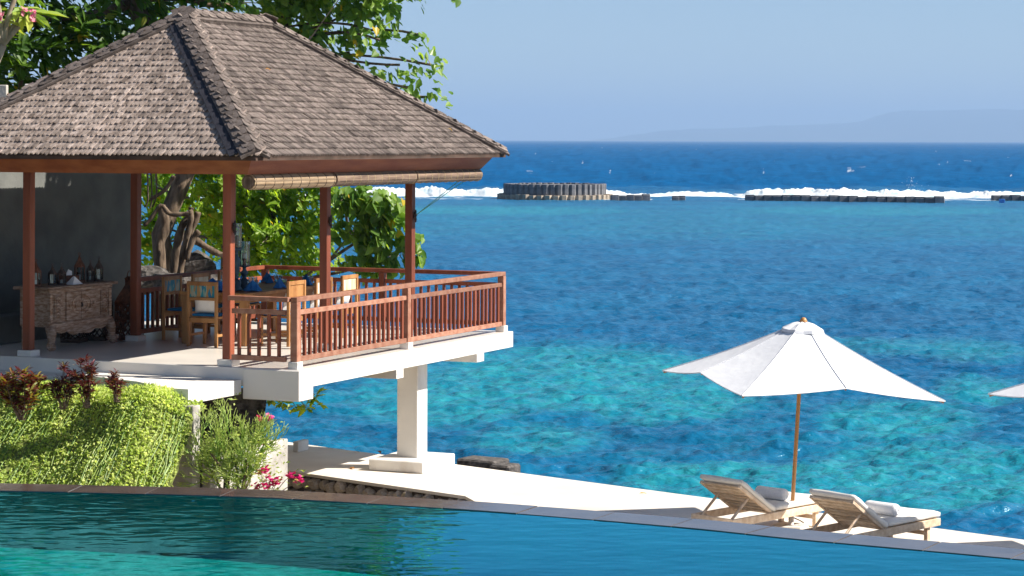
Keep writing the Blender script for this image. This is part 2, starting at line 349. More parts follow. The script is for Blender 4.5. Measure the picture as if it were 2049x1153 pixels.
M['pooltile'] = mat('pool_tile', (.04, .26, .21), (.20, .55, .43), .6, 9, bump=0, lo=.32, hi=.66, detail=7)  # mottling paints caustic light into the floor colour
M['poolwall'] = mat('pool_wall_tile', (.006, .26, .26), (.012, .36, .33), .5, 3)
M['foam'] = mat('sea_foam', (.34, .52, .62), (.74, .79, .81), .9, .45, bump=1.0, bscale=1.6, lo=.28, hi=.52, detail=8)
M['hill'] = mat('far_hill', (.05, .07, .05), (.08, .09, .06), .95, .001)

# ================================================================== SEA
def ocean_tile(n, size, lam_p, seed, spread=2.0, kmax=None):
    r = np.random.default_rng(seed); k1 = np.fft.fftfreq(n, size / n) * 2 * np.pi
    kx, ky = np.meshgrid(k1, k1); k = np.hypot(kx, ky); k[0, 0] = 1e9; kp = 2 * np.pi / lam_p
    S = np.exp(-1.25 * (kp / k) ** 2) / k ** 3.3 * (0.12 + np.abs(ky / k) ** spread)
    if kmax: S *= np.exp(-(k / kmax) ** 2)
    h = np.real(np.fft.ifft2(np.sqrt(S) * (r.normal(size=(n, n)) + 1j * r.normal(size=(n, n)))))
    return h / h.std()
def sample(tile, size, x, y):
    n = tile.shape[0]; u = (x / size * n) % n; v = (y / size * n) % n
    i = np.floor(u).astype(int) % n; j = np.floor(v).astype(int) % n; fu = u - np.floor(u); fv = v - np.floor(v); i2 = (i + 1) % n; j2 = (j + 1) % n
    return (tile[j, i] * (1 - fu) + tile[j, i2] * fu) * (1 - fv) + (tile[j2, i] * (1 - fu) + tile[j2, i2] * fu) * fv
def build_sea():
    rows, cols = 640, 560
    inv = np.concatenate([np.linspace(1 / 24., 1 / 400., 560), 1 / np.geomspace(405, 45000, 80)])
    D = 1 / inv; rows = len(D)
    ang = np.tan(np.radians(np.linspace(-19, 19, cols)))
    X = D[:, None] * ang[None, :]; Y = np.repeat(D[:, None], cols, 1)
    t1 = ocean_tile(512, 37., 1.9, 1, 2.); t2 = ocean_tile(512, 61., 4.5, 2, 1.5); t3 = ocean_tile(512, 420., 30., 3, 4.)
    c, s = math.cos(.25), math.sin(.25)
    x2, y2 = c * X + s * Y, -s * X + c * Y
    lag = np.clip((285 - Y) / 40, 0, 1); fade = np.clip(1.35 - Y / 260, .25, 1)
    Z = lag * fade * (.042 * sample(t1, 37., X, Y) + .040 * sample(t2, 61., x2, y2))
    off = np.clip((Y - 262) / 60, 0, 1)
    Z += off * (.36 * sample(t3, 420., X, Y) + .05 * sample(t2, 61., x2, y2)) * np.clip(3000 / Y, 0, 1)
    Z *= np.clip((Y - 24) / 4, 0.2, 1)
    px = CX + F * ang[None, :] + 0 * Y; py = HY + F * CZ / Y
    # bed: sand patches where the lagoon is shallow, placed on the ground plane
    sand = np.zeros_like(X)
    for (bx, by, sx, sy, r) in [(1150, 760, 330, 72, 1.0), (1330, 800, 210, 52, .85), (900, 800, 260, 60, .75), (1080, 880, 170, 44, .6), (1790, 690, 300, 20, .5), (1960, 706, 140, 24, .55), (1800, 840, 190, 52, .75), (1960, 780, 110, 34, .65), (1500, 965, 300, 44, .9), (1880, 950, 320, 75, .9), (1400, 945, 190, 26, .65), (660, 800, 180, 26, .5), (1000, 422, 360, 14, .55), (1750, 420, 420, 16, .5), (1300, 445, 2600, 52, .34), (1350, 890, 2600, 190, .27), (1290, 905, 110, 14, .35), (1620, 880, 160, 16, .4)]:
        sand = np.maximum(sand, r * np.exp(-(((px - bx) / sx) ** 2 + ((py - by) / sy) ** 2) ** 1.5))
    deep = np.clip((Y - 285) / 50, 0, 1)
    foam = np.zeros_like(X)
    nz = fbm(X / 9, Y / 14, 5)
    env = np.interp(px, [600, 800, 980, 1230, 1300, 1450, 1490, 1890, 2100, 2400], [.9, .9, .75, .8, .6, .45, .9, .95, .8, .8])
    foam = env * np.exp(-((Y - 278) / 13) ** 2) * (.45 + .9 * nz)
    foam = np.maximum(foam, .55 * np.exp(-((Y - 262) / 5) ** 2) * (nz > .45))
    for i in range(95):
        yy = 284 + 66 * random.random() ** 1.5; rr = int(np.argmin(np.abs(py[:, 0] - yy))); cc = random.randrange(cols)
        k = random.choice((1, 1, 1, 2)) if yy > 300 else 1
        foam[rr, max(0, cc - k + 1):cc + k] = random.uniform(.40, .62)
        if random.random() < .35: foam[min(rr + 1, rows - 1), max(0, cc - k + 1):cc + max(1, k - 1)] = .4
    V = np.stack([X, Y, Z], -1).reshape(-1, 3)
    i = np.arange(rows - 1)[:, None] * cols + np.arange(cols - 1)[None, :]
    Q = np.stack([i, i + 1, i + cols + 1, i + cols], -1).reshape(-1)
    me = np_mesh('sea', V, Q, np.full((rows - 1) * (cols - 1), 4), M['sea'], None, True, {'sand': sand.ravel(), 'deep': deep.ravel(), 'foam': foam.ravel()})
    prop(link('sea', me), kind='structure')
build_sea()

# breaking surf on the reef: lumpy foam ridge and spray
def build_surf():
    n, mrow = 900, 18
    px = np.linspace(640, 2500, n)
    env = np.interp(px, [640, 800, 980, 1040, 1120, 1220, 1260, 1330, 1440, 1480, 1510, 1560, 1800, 1900, 2100, 2300, 2500], [1.15, 1.2, 1.25, 1.2, 1.55, 1.0, .55, .65, .7, .15, 1.45, 1.35, 1.05, .85, 1.0, 1.0, .9])
    env = env * (.62 + .75 * fbm(px / 46, px * 0 + 3.3, 14, 3))
    D = 277 + 5 * (fbm(px / 90, px * 0, 9) - .5) * 2
    V = []; 
    a = np.linspace(0, 1, mrow)
    prof_y = -5.5 + 8.5 * a; prof_z = np.sin(np.pi * np.clip(a, 0, 1) ** 1.25) ** .8
    xs = (px - CX) / F
    for j in range(mrow):
        yy = D + prof_y[j]
        lump = fbm(px / 13, np.full(n, j * .45), 21, 4) - .45; fine = fbm(px / 4, np.full(n, j * 1.1), 33, 3) - .45
        h = .95 * env * (prof_z[j] * (.8 + .8 * lump) + (.28 * fine * prof_z[j])) - .12
        V.append(np.stack([xs * yy, yy + 1.2 * lump, h], -1))
    V = np.stack(V, 0); 
    i = np.arange(mrow - 1)[:, None] * n + np.arange(n - 1)[None, :]
    Q = np.stack([i, i + 1, i + n + 1, i + n], -1).reshape(-1)
    V = V.reshape(-1, 3); cn = [4] * ((mrow - 1) * (n - 1))
    # spray droplets
    sp = []; fs = []
    def puff(c, h, wdt, k):
        for _ in range(k):
            z = h * random.random() ** 1.7; x = random.gauss(0, wdt * (1 - .4 * z / h)); s_ = random.uniform(.015, .045)
            p = Vector((c.x + x, c.y + random.gauss(0, .6), max(c.z, .5) + z)); b = len(V) + len(sp)
            for q in ((1, 0, -.6), (-.5, .8, -.6), (-.5, -.8, -.6), (0, 0, 1)): sp.append((p.x + s_ * q[0], p.y + s_ * q[1], p.z + s_ * q[2]))
            fs.extend([b, b + 1, b + 3, b + 1, b + 2, b + 3, b + 2, b, b + 3, b, b + 2, b + 1])
    puff(at_d(1825, 380, 279), 1.6, .7, 60)
    V = np.concatenate([V, np.array(sp)]); me = np_mesh('surf', V, np.concatenate([Q, np.array(fs)]), cn + [3] * (len(fs) // 3), M['foam'], None, True)
    prop(link('surf', me), 'white breaking surf foam along the reef behind the concrete blocks', 'surf', kind='stuff')
build_surf()

# far island, seen through the haze
def build_hill():
    prof = [(1150, 0), (1250, 4), (1300, 14), (1380, 22), (1500, 27), (1620, 31), (1700, 34), (1800, 38), (1840, 50), (1890, 62), (2000, 64), (2100, 66), (2300, 60), (2600, 45), (2900, 20), (3200, 0)]
    D0 = 20000.; V = []; Fc = []; nn = 60
    xs = np.linspace(1150, 3200, nn); hs = np.interp(xs, *zip(*prof)) + (fbm(xs / 25, xs * 0, 3) - .47) * 5
    for j, (dd, k) in enumerate(((0, 0), (900, .55), (2500, 1.0), (6000, .0))):
        for x, h in zip(xs, hs):
            D = D0 + dd; V.append(((x - CX) / F * D0, D, max(h, 0) / F * (D0 + 2500) * k - (20 if k == 0 else 0)))
    for j in range(3):
        for i in range(nn - 1): Fc += [j * nn + i, j * nn + i + 1, (j + 1) * nn + i + 1, (j + 1) * nn + i]
    me = np_mesh('far_island', np.array(V), Fc, [4] * (3 * (nn - 1)), M['hill'], None, True)
    prop(link('hills', me), kind='structure')
build_hill()

# ------------------------------------------------------------------ breakwater of concrete blocks
def hexblock(r, h, n=8, cap=.06):
    b = MB(); b.lathe([(r * .98, -1.2), (r, h - .05), (r * .95, h)], n, ph=math.pi / n); return b
def breakwater():
    base = at_z(1112, 400, 0); 
    t = empty('sea_tower', (base.x, base.y + 5.2, 0)); prop(t, 'round drum of upright dark concrete blocks standing in the surf', 'breakwater')
    R = 5.35
    core = MB(); core.lathe([(R - .25, -1.0), (R - .25, 1.55)], 40); core.build('core', M['block'], t)
    meA = [hexblock(.43, 1.66 + .02 * k).mesh('upright_block', M['block']) for k in range(3)]
    meB = [hexblock(.46, .55 + .05 * k, 6).mesh('footing_block', M['blocktop']) for k in range(3)]
    for me in meA + meB: me.attributes['tint'].data.foreach_set('value', rng.uniform(.2, .8, len(me.polygons)).astype(np.float32))
    nb = 46
    for k in range(nb):
        a = 2 * math.pi * k / nb; rr = R + (.05 if k % 2 else -.02)
        link('upright_block', random.choice(meA), t, (rr * math.cos(a), rr * math.sin(a), 0), (0, 0, a))
    for k in range(44):
        a = 2 * math.pi * k / 44
        link('footing_block', random.choice(meB), t, ((R + .75) * math.cos(a), (R + .75) * math.sin(a), -.08), (0, 0, a))
    cubes = []
    for k in range(4):
        b = MB(); b.box(-.53, .53, -.55, .55, -1.2, .52, .05, t=.3 + .15 * k)
        b.box(-.50, .50, -.52, .52, .521, .58 + .02 * k, .02, t=.5); cubes.append(b.mesh('block', M['block']))
    def row(px0, px1, n, label, grp=None, h=0.):
        a = at_z(px0, 401, 0); q = at_z(px1, 406 if px1 > 1500 else 401, 0); e = empty('block_row', (a.x, a.y, 0)); prop(e, label, 'breakwater', grp)
        for i in range(n):
            p = a.lerp(q, (i + .5) / n)
            o = link('block', random.choice(cubes), e, (p.x - a.x, p.y - a.y + random.uniform(-.05, .05), h + random.uniform(-.06, .06)), (0, 0, random.uniform(-.08, .08)))
            cap = MB(); 
            s_ = (q - a).length / n / 1.08; o.scale = (min(s_, 1.05), 1, 1)
    row(1222, 1300, 5, 'short row of five low concrete blocks joined to the round drum')
    row(1345, 1371, 2, 'isolated pair of low concrete blocks awash in foam', h=-.15)
    row(1491, 1889, 21, 'long straight row of low dark concrete blocks in front of breaking surf')
    row(1985, 2330, 18, 'row of low concrete blocks with a blue scrap on its first block')
    b = MB(); b.box(-.3, .3, -.05, .05, -.2, .2, .03); p = at_z(2003, 404, .35)
    bl = bpy.data.materials.new('blue_scrap'); bl.use_nodes = True; bl.node_tree.nodes['Principled BSDF'].inputs['Base Color'].default_value = (.01, .15, .5, 1)
    b.build('blue_tarp', bl, None, loc=(p.x, p.y - .45, .45)); prop(bpy.data.objects['blue_tarp'], 'small scrap of blue tarp caught on the low sea blocks', 'tarp')
breakwater()

# ================================================================== LAND
TDIR = Vector((.739, -.674, 0)); TNRM = Vector((.674, .739, 0))     # along the terrace, and out to sea
FE = at_z(600, 888, TER)                                             # a point on the terrace's sea edge
def tpt(s, q, z=TER):                                                # s along, q inland from the sea edge
    p = FE + TDIR * s - TNRM * q; return Vector((p.x, p.y, z))
def tsq(p): d = p - FE; return d.dot(TDIR), -d.dot(TNRM)
_a, _b = tsq(at_z(610, 947, TER)), tsq(at_z(1010, 1004, TER))
_k = (_b[1] - _a[1]) / (_b[0] - _a[0]); NE0 = _a[1] + _k * (-6 - _a[0]); NE1 = _a[1] + _k * (5.9 - _a[0])
# terrace walkway
def terrace():
    b = MB()
    poly = [tpt(-6, 0), tpt(26, 0), tpt(26, 4.2), tpt(8.2, 3.6), tpt(5.9, NE1), tpt(-6, NE0)]
    P = [(p.x, p.y) for p in poly][::-1]
    b.prism(P, TER - .045, TER); o = b.build('terrace', M['paving']); prop(o, kind='structure')
    b = MB(); poly = [tpt(-6, .06), tpt(26, .06), tpt(26, 4.1), tpt(8.2, 3.5), tpt(5.9, NE1 - .08), tpt(-6, NE0 - .08)]
    b.prism([(p.x, p.y) for p in poly][::-1], -1.0, TER - .047); o = b.build('sea_wall', M['mortar']); prop(o, 'dark core of the sea wall beneath the white terrace', 'wall')
    # stones of the wall facing inland, each a part
    vs = []
    s = -1.2; k = 0
    meshes = []
    for i in range(14):
        m_ = MB(); nn = random.randint(6, 8); pts = []
        for q in range(nn):
            a = 2 * math.pi * q / nn + random.uniform(-.25, .25); rr = random.uniform(.82, 1.08); pts.append((math.cos(a) * rr, math.sin(a) * rr))
        V = [(x * .5, -.02, y * .5) for x, y in pts] + [(x * .47, -.07, y * .47) for x, y in pts] + [(x * .30, -.11 - random.uniform(0, .02), y * .30) for x, y in pts]
        Fc = [(q, (q + 1) % nn, nn + (q + 1) % nn, nn + q) for q in range(nn)] + [(nn + q, nn + (q + 1) % nn, 2 * nn + (q + 1) % nn, 2 * nn + q) for q in range(nn)] + [tuple(range(2 * nn, 3 * nn))]
        m_.add(V, Fc, random.random()); meshes.append(m_.mesh('stone', M['stone'], False))
    ang = math.atan2(TDIR.y, TDIR.x)
    for r_ in range(5):
        s = -1.3 + .05 * r_
        while s < 5.8:
            wd = random.uniform(.14, .26); ht = .19
            q = NE0 + (NE1 - NE0) * (s + 6) / 11.9 - .085
            p = tpt(s + wd / 2, q); 
            oo = link('stone', random.choice(meshes), o, (p.x, p.y, TER - .06 - ht * (r_ + .5) + random.uniform(-.03, .03)), (random.uniform(-.06, .06), random.uniform(-.25, .25), ang + random.uniform(-.08, .08)))
            oo.scale = (wd * 1.16, random.uniform(.8, 1.3), ht * random.uniform(1.0, 1.2)); s += wd
terrace()
# ground sheets
def ground():
    # low ground inland of the terrace, the pool side and the bank behind the pavilion, one sheet
    nx, ny = 150, 130; xs = np.linspace(-46, 16, nx); ys = np.linspace(-14, 56, ny)
    X, Y = np.meshgrid(xs, ys)
    P0 = tpt(0, 0); sd = (X - P0.x) * TNRM.x + (Y - P0.y) * TNRM.y      # >0 seaward
    u = (X - R0.x) * LX.x + (Y - R0.y) * LX.y; vv = (X - R0.x) * LY.x + (Y - R0.y) * LY.y
    bank = np.clip((-u - 4.35) / .5, 0, 1) * np.clip((12 + fbm(X / 3, Y / 3, 4) * 4 - vv) / 3, 0, 1)
    bank = bank * np.where(Y > 36.5, np.clip((-5.1 - X) / .5, 0, 1), 1)
    z = .55 + (DECK - .62 - .55) * bank + (fbm(X * .7, Y * .7, 8) - .47) * .25
    z = np.where(sd > -.35, -1.5 + (sd < 1.2) * 0, z)
    left = (u < -3.0)
    sd2 = sd - np.where(left, 3.2, 0)
    z = np.where(left, np.where(sd2 > 0, np.maximum(z * 0 - 1.5, .55 + (DECK - 1.1) * bank * np.clip(1 - sd2 / 2.2, 0, 1) - np.clip(sd2 / 2.2, 0, 1) * 2.2), .55 + (DECK - .62 - .55) * bank), z)
    z = np.where((Y < 20) & (z > POOL - 1.3), POOL - 1.3, z)
    V = np.stack([X, Y, z], -1).reshape(-1, 3); i = np.arange(ny - 1)[:, None] * nx + np.arange(nx - 1)[None, :]
    Q = np.stack([i, i + 1, i + nx + 1, i + nx], -1).reshape(-1)
    prop(link('ground', np_mesh('ground', V, Q, np.full((nx - 1) * (ny - 1), 4), M['soil'], None, True)), kind='structure')
ground()

# ================================================================== POOL
def pool():
    out = [at_z(px, py, POOL) for px, py in [(-900, 955), (-300, 963), (0, 968), (300, 974), (500, 980), (640, 986), (1000, 1008), (1400, 1040), (1640, 1064), (2049, 1100), (2500, 1146)]]
    # resample the curve smoothly (Catmull-Rom)
    C = []
    for i in range(len(out) - 1):
        p0, p1, p2, p3 = out[max(i - 1, 0)], out[i], out[i + 1], out[min(i + 2, len(out) - 1)]
        for k in range(24):
            t = k / 24; C.append(.5 * ((2 * p1) + (-p0 + p2) * t + (2 * p0 - 5 * p1 + 4 * p2 - p3) * t * t + (-p0 + 3 * p1 - 3 * p2 + p3) * t ** 3))
    C.append(out[-1]); L = [0]
    for a, b in zip(C, C[1:]): L.append(L[-1] + (b - a).length)
    def at(s, off=0):
        s = max(0, min(s, L[-1] - 1e-4)); i = max(j for j in range(len(L)) if L[j] <= s); i = min(i, len(C) - 2)
        t = (s - L[i]) / (L[i + 1] - L[i]); p = C[i].lerp(C[i + 1], t); d = (C[i + 1] - C[i]).normalized(); n = Vector((d.y, -d.x, 0))
        return p + n * off
    W = .38
    root = empty('infinity_pool', (0, 0, 0)); prop(root, 'curved infinity pool with blue water and wet stone coping', 'pool')
    n = 60; S = [L[-1] * i / (n - 1) for i in range(n)]
    # shell: floor, walls
    inner = [at(s, W) for s in S]
    def flo(p): return POOL - .46 - .022 * max(-5, min(4, (p.x + 2.2)))
    b = MB(); V = []; 
    for p in inner: V += [(p.x, p.y, flo(p)), (p.x - .0, 8.0, flo(p))]
    b.add(V, [(2 * i, 2 * i + 1, 2 * i + 3, 2 * i + 2) for i in range(n - 1)]); b.build('pool_floor', M['pooltile'], root, True)
    b = MB(); V = []
    for p in [at(s_, W + .015) for s_ in S]: V += [(p.x, p.y, POOL - .002), (p.x, p.y, flo(p) + .001)]
    b.add(V, [(2 * i, 2 * i + 1, 2 * i + 3, 2 * i + 2) for i in range(n - 1)]); b.build('pool_wall', M['poolwall'], root, True)
    b = MB()
    for i in range(n - 1):
        p, q = at(S[i], .03), at(S[i + 1], .03); p2, q2 = at(S[i], W - .03), at(S[i + 1], W - .03)
        b.add([(p.x, p.y, 0), (q.x, q.y, 0), (q.x, q.y, POOL - .06), (p.x, p.y, POOL - .06), (p2.x, p2.y, POOL - .06), (q2.x, q2.y, POOL - .06)], [(0, 1, 2, 3), (3, 2, 5, 4)])
    b.build('outer_wall', M['concrete'], root)
    # water sheet
    b = MB(); V = []; rws = 2
    for p in inner: V += [(p.x, p.y, POOL), (p.x, 8.0, POOL)]
    b.add(V, [(2 * i, 2 * i + 1, 2 * i + 3, 2 * i + 2) for i in range(n - 1)]); b.build('water', M['pool'], root, False)
    # near side and ends
    b = MB(); b.box(inner[0].x - .4, inner[-1].x + .4, 7.5, 8.0, 0, POOL + .02, .02); b.build('near_wall', M['concrete'], root)
    for e, k in ((inner[0], -1), (inner[-1], 1)):
        b = MB(); b.box(min(e.x, e.x + .4 * k), max(e.x, e.x + .4 * k), 8.0, e.y + .5, 0, POOL + .02, .02); b.build('end_wall', M['concrete'], root)
    # coping stones
    step = .615; s = .0
    while s < L[-1] - step:
        b = MB(); g = .006; k = 3; top = []; 
        ss = [s + g + (step - 2 * g) * i / k for i in range(k + 1)]
        dz = random.uniform(-.002, .002)
        V = []
        for q in ss:
            a, c = at(q, 0), at(q, W)
            V += [(a.x, a.y, POOL + .003 + dz), (c.x, c.y, POOL + .005 + dz), (a.x, a.y, POOL - .058), (c.x, c.y, POOL - .058)]
        Fc = []
        for i in range(k):
            o = 4 * i; Fc += [(o, o + 1, o + 5, o + 4), (o + 2, o + 6, o + 7, o + 3), (o, o + 4, o + 6, o + 2), (o + 1, o + 3, o + 7, o + 5)]
        Fc += [(0, 2, 3, 1), (4 * k, 4 * k + 1, 4 * k + 3, 4 * k + 2)]
        b.add(V, Fc, random.random()); b.build('coping_stone', M['coping'], root)
        s += step
    b = MB()
    for i in range(n - 1):
        p, q, p2, q2 = at(S[i], .01), at(S[i + 1], .01), at(S[i], W - .005), at(S[i + 1], W - .005)
        b.add([(p.x, p.y, POOL - .003), (q.x, q.y, POOL - .003), (q2.x, q2.y, POOL + .002), (p2.x, p2.y, POOL + .002)], [(0, 1, 2, 3)])
    b.build('joint_mortar', M['grout'], root)
    b = MB(); b.box(-12, 12, -6, 7.45, POOL - .5, POOL + .05, .02); prop(b.build('patio', M['paving']), kind='structure')
pool()

exec_parts = True
# ================================================================== PAVILION
PAV = empty('pavilion', l2w(0, 0), -TH)
prop(PAV, 'open timber pavilion with hipped shingle roof on a white deck above the sea', 'pavilion')
RX0, RX1, RY0, RY1, EZ, RZ = .08, -5.56, -1.25, 6.70, 2.86, 4.88      # roof plan, eave and ridge heights
RXM = (RX0 + RX1) / 2; HW = (RX0 - RX1) / 2
A, B_, C_, D_ = (Vector((RX0, RY0, EZ)), Vector((RX0, RY1, EZ)), Vector((RX1, RY1, EZ)), Vector((RX1, RY0, EZ)))
G0, G1 = Vector((RXM, RY0 + HW, RZ)), Vector((RXM, RY1 - HW, RZ))
def deck():
    b = MB(); b.box(.08, -6.4, -.08, 7.0, -.25, 0, .008); d = b.build('deck', M['floor'], PAV)
    b = MB(); b.box(.083, -6.4, -.083, -.03, -.20, -.004, .004); b.build('deck_edge', M['beam'], d)
    b = MB(); b.box(.085, .03, -.08, 7.003, -.252, -.004, .004); b.build('deck_edge', M['white'], d)
    b = MB(); b.box(.088, -.78, -.095, .30, -.42, -.01, .008); b.build('deck_beam', M['beam'], d)
    for p0, p1, zz in ((795, 809, -.385), (956, 970, -.385)):
        y0, y1 = y_at(p0, .088), y_at(p1, .088)
        b = MB(); b.box(.088, -4.2, y0, y1, zz, -.254, .006); b.build('deck_beam', M['white'], d)
    # column and footing
    bs = at_z(835, 917, CZ - 4.88); q = w2l(bs)
    cx, cyy = q.x, q.y
    b = MB(); b.box(cx, cx - .35, cyy, cyy + .35, TER - DECK + .17, -.252, .008); b.build('column', M['white'], PAV)
    b = MB(); b.box(cx + .30, cx - .62, cyy - .42, cyy + .72, TER - DECK + .002, TER - DECK + .172, .012); b.build('column_footing', M['white'], PAV)
    q2 = MB(); q2.box(-4.1, -4.45, 3.2, 3.55, -2.6, -.252, .008); q2.build('column', M['white'], PAV)
deck()
POSTX = (-1.12, -4.40); POSTY = (.10, 2.86, 5.68)
def posts():
    for x in POSTX:
        for y in POSTY:
            b = MB(); b.box(x - .063, x + .063, y - .063, y + .063, .085, EZ + .25, .008, t=random.random()); o = b.build('post', M['wood'], PAV)
            b = MB(); b.box(x - .115, x + .115, y - .115, y + .115, 0.001, .085, .006); b.build('plinth', M['white'], o)
    # cleats for the blind cords
    for y, in ((.10,), (2.86,), (5.68,)):
        b = MB(); zc = 1.88
        b.box(-1.057, -1.03, y - .02, y + .02, zc - .03, zc + .03, .006); b.box(-1.03, -1.012, y - .018, y + .018, zc - .10, zc + .10, .01)
        b.tube([(-1.03, y + .03 * math.sin(k * 1.3), zc - .06 + .012 * k) for k in range(11)], .02, 6)
        b.build('cord_cleat', M['darkiron'], PAV, True)
    b = MB()
    for dy in (0, .28):
        b.tube([(-1.02, 5.70, 1.9), (-.42, 6.25 + dy * .9, 2.52)], .006, 5)
    b.build('blind_cord', M['greencord'], PAV)
posts()
def fascia():
    zt, zb, it, ib, th = EZ - .015, EZ - .235, .13, .30, .05
    def ring(i, z): return [(RX0 - i, RY0 + i, z), (RX0 - i, RY1 - i, z), (RX1 + i, RY1 - i, z), (RX1 + i, RY0 + i, z)]
    o1, o2, i1, i2 = ring(it, zt), ring(ib, zb), ring(it + th, zt), ring(ib + th, zb)
    for k in range(4):
        q = (k + 1) % 4; b = MB(); e = .0008
        V = [o1[k], o1[q], o2[q], o2[k], i1[k], i1[q], i2[q], i2[k]]
        b.add(V, [(0, 3, 2, 1), (4, 5, 6, 7), (3, 7, 6, 2), (0, 1, 5, 4), (0, 4, 7, 3), (1, 2, 6, 5)], random.random())
        b.build('fascia_board', M['fascia'], PAV)
    # perimeter plate carried by the posts
    b = MB(); zz = EZ + .06
    b.box(POSTX[0] - .06, POSTX[0] + .06, RY0 + .6, RY1 - .6, zz, zz + .16, .005); b.build('roof_plate', M['wood'], PAV)
    b = MB(); b.box(POSTX[1] - .06, POSTX[1] + .06, RY0 + .6, RY1 - .6, zz, zz + .16, .005); b.build('roof_plate', M['wood'], PAV)
fascia()
def roof():
    b = MB(); d = Vector((0, 0, -.05))
    V = [A, B_, C_, D_, G0, G1] + [p + d for p in (A, B_, C_, D_, G0, G1)]
    b.add(V, [(0, 1, 5, 4), (1, 2, 5), (2, 3, 4, 5), (3, 0, 4), (6, 10, 11, 7), (7, 11, 8), (8, 11, 10, 9), (9, 10, 6), (0, 6, 7, 1), (1, 7, 8, 2), (2, 8, 9, 3), (3, 9, 6, 0)])
    rf = b.build('roof', M['under'], PAV)
    # eave strip: edge of the shingle layer
    # shingles: six-sided wooden tongues, rows stagger
    wd, ex, ln, thk = .072, .142, .230, .019
    def tongue(wv, seed):
        r = random.Random(seed); h = wv * .5
        j = lambda a: a * r.uniform(.9, 1.08)
        P = [(-h, ln), (h, ln), (h * 1., .052 * j(1)), (h * .42, 0), (-h * .42, 0), (-h * 1., .052 * j(1))]
        V = [(x, y, 0.0) for x, y in P] + [(x, y, thk * j(1)) for x, y in P]
        Fc = [(6, 7, 8, 9, 10, 11)[::-1], (1, 2, 8, 7)[::-1], (2, 3, 9, 8)[::-1], (3, 4, 10, 9)[::-1], (4, 5, 11, 10)[::-1], (5, 0, 6, 11)[::-1]]
        return V, [tuple(reversed(f)) for f in Fc]
    faces = [(A, B_, G0, G1, 'old'), (D_, A, G0, G0, 'new'), (B_, C_, G1, G1, 'old'), (C_, D_, G1, G0, 'new')]  # 'new' slopes take M['shingle'], 'dark_tone' slopes M['shingle_dark']
    camL = w2l(Vector((0, 0, CZ)))
    single = []; rest = {'old': MB(), 'new': MB()}
    allT = []
    for (p, q, g0, g1, kind) in faces:
        e = (q - p); Lw = e.length; e.normalize(); mid_r = (g0 + g1) / 2
        up = g0 - p; up = up - e * up.dot(e); SL = up.length; up.normalize(); nrm = e.cross(up).normalized()
        if nrm.z < 0: nrm = -nrm
        a0 = (g0 - p).dot(e) / SL; a1 = (q - g1).dot(e) / SL
        rows = int(SL / ex) + 1
        for r_ in range(rows):
            s0 = r_ * ex - .015
            xl = a0 * max(s0, 0) ; xr = Lw - a1 * max(s0, 0)
            x = xl - wd * .5 + (wd * .5 if r_ % 2 else 0) 
            while x < xr + wd * .3:
                xx = x + random.uniform(-.004, .004)
                ss = s0 + random.gauss(0, .0075)
                if xx > xl - .02 and xx < xr + .02 and ss < SL - .1:
                    tilt = .098 + random.gauss(0, .018); roll = random.gauss(0, .035); yaw = random.gauss(0, .02)
                    o = p + e * xx + up * ss + nrm * (.018 + random.uniform(0, .006))
                    # local axes: x=e, y=up tilted into the roof, z=nrm
                    Mx = Matrix((e, up, nrm)).transposed() @ Matrix.Rotation(-tilt, 3, 'X') @ Matrix.Rotation(roll, 3, 'Y') @ Matrix.Rotation(yaw, 3, 'Z')
                    allT.append(((o - camL).length if nrm.dot(camL - o) > 0 else 1e3, kind, o, Mx))
                x += wd
    allT.sort(key=lambda z: z[0])
    var = {k: [] for k in ('old', 'new')}
    for k in var:
        for i in range(10):
            V, Fc = tongue(wd * random.uniform(.86, .97), i); b = MB(); b.add(V, Fc, (i + .5) / 10)
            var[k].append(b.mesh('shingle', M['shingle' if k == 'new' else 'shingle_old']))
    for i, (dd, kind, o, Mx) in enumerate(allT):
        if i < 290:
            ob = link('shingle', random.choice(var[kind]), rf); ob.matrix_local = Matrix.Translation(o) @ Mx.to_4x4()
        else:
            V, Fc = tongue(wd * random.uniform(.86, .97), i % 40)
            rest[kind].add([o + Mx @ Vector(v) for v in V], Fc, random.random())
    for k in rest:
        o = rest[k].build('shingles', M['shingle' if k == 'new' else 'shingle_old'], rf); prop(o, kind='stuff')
    # raised hip and ridge caps
    def cap(p, q, nl, nr, wl, near, over=.0):
        ax = (q - p); L = ax.length; ax.normalize()
        dl = ax.cross(nl); dr = ax.cross(nr)
        for side, (d, n_) in enumerate(((dl, nl), (dr, nr))):
            up_ = Vector((0, 0, 1))
            if d.z > 0: d = -d
            base = .075
            # cap board
            mb = MB(); hh = p + up_ * base; 
            P = [p + up_ * (base + .02), q + up_ * (base + .02), q + d * wl + n_ * base, p + d * wl + n_ * base]
            dn = -n_ * .035
            mb.add([*P, *[x + dn for x in P]], [(0, 1, 2, 3), (7, 6, 5, 4), (3, 2, 6, 7), (0, 3, 7, 4), (1, 5, 6, 2)], .3)
            mb.build('hip_board', M['shingle_old'], rf)
            if near and side == 0:      # near-black strip added to paint the cap's shadow on its shaded side
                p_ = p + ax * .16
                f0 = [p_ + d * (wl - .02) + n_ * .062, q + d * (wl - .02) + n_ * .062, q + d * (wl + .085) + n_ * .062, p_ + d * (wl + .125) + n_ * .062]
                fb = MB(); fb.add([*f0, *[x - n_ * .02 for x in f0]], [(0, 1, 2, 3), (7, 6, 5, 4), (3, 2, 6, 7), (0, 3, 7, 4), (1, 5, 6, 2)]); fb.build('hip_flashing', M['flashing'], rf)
            # tiles
            mesh_t = []
            for i in range(6):
                hx = .050; P6 = [(-hx * .62, 0), (hx * .62, 0), (hx, .05), (hx, .19), (-hx, .19), (-hx, .05)]
                m_ = MB(); m_.prism(P6, 0, .009, t=.25 + .1 * i); mesh_t.append(m_)
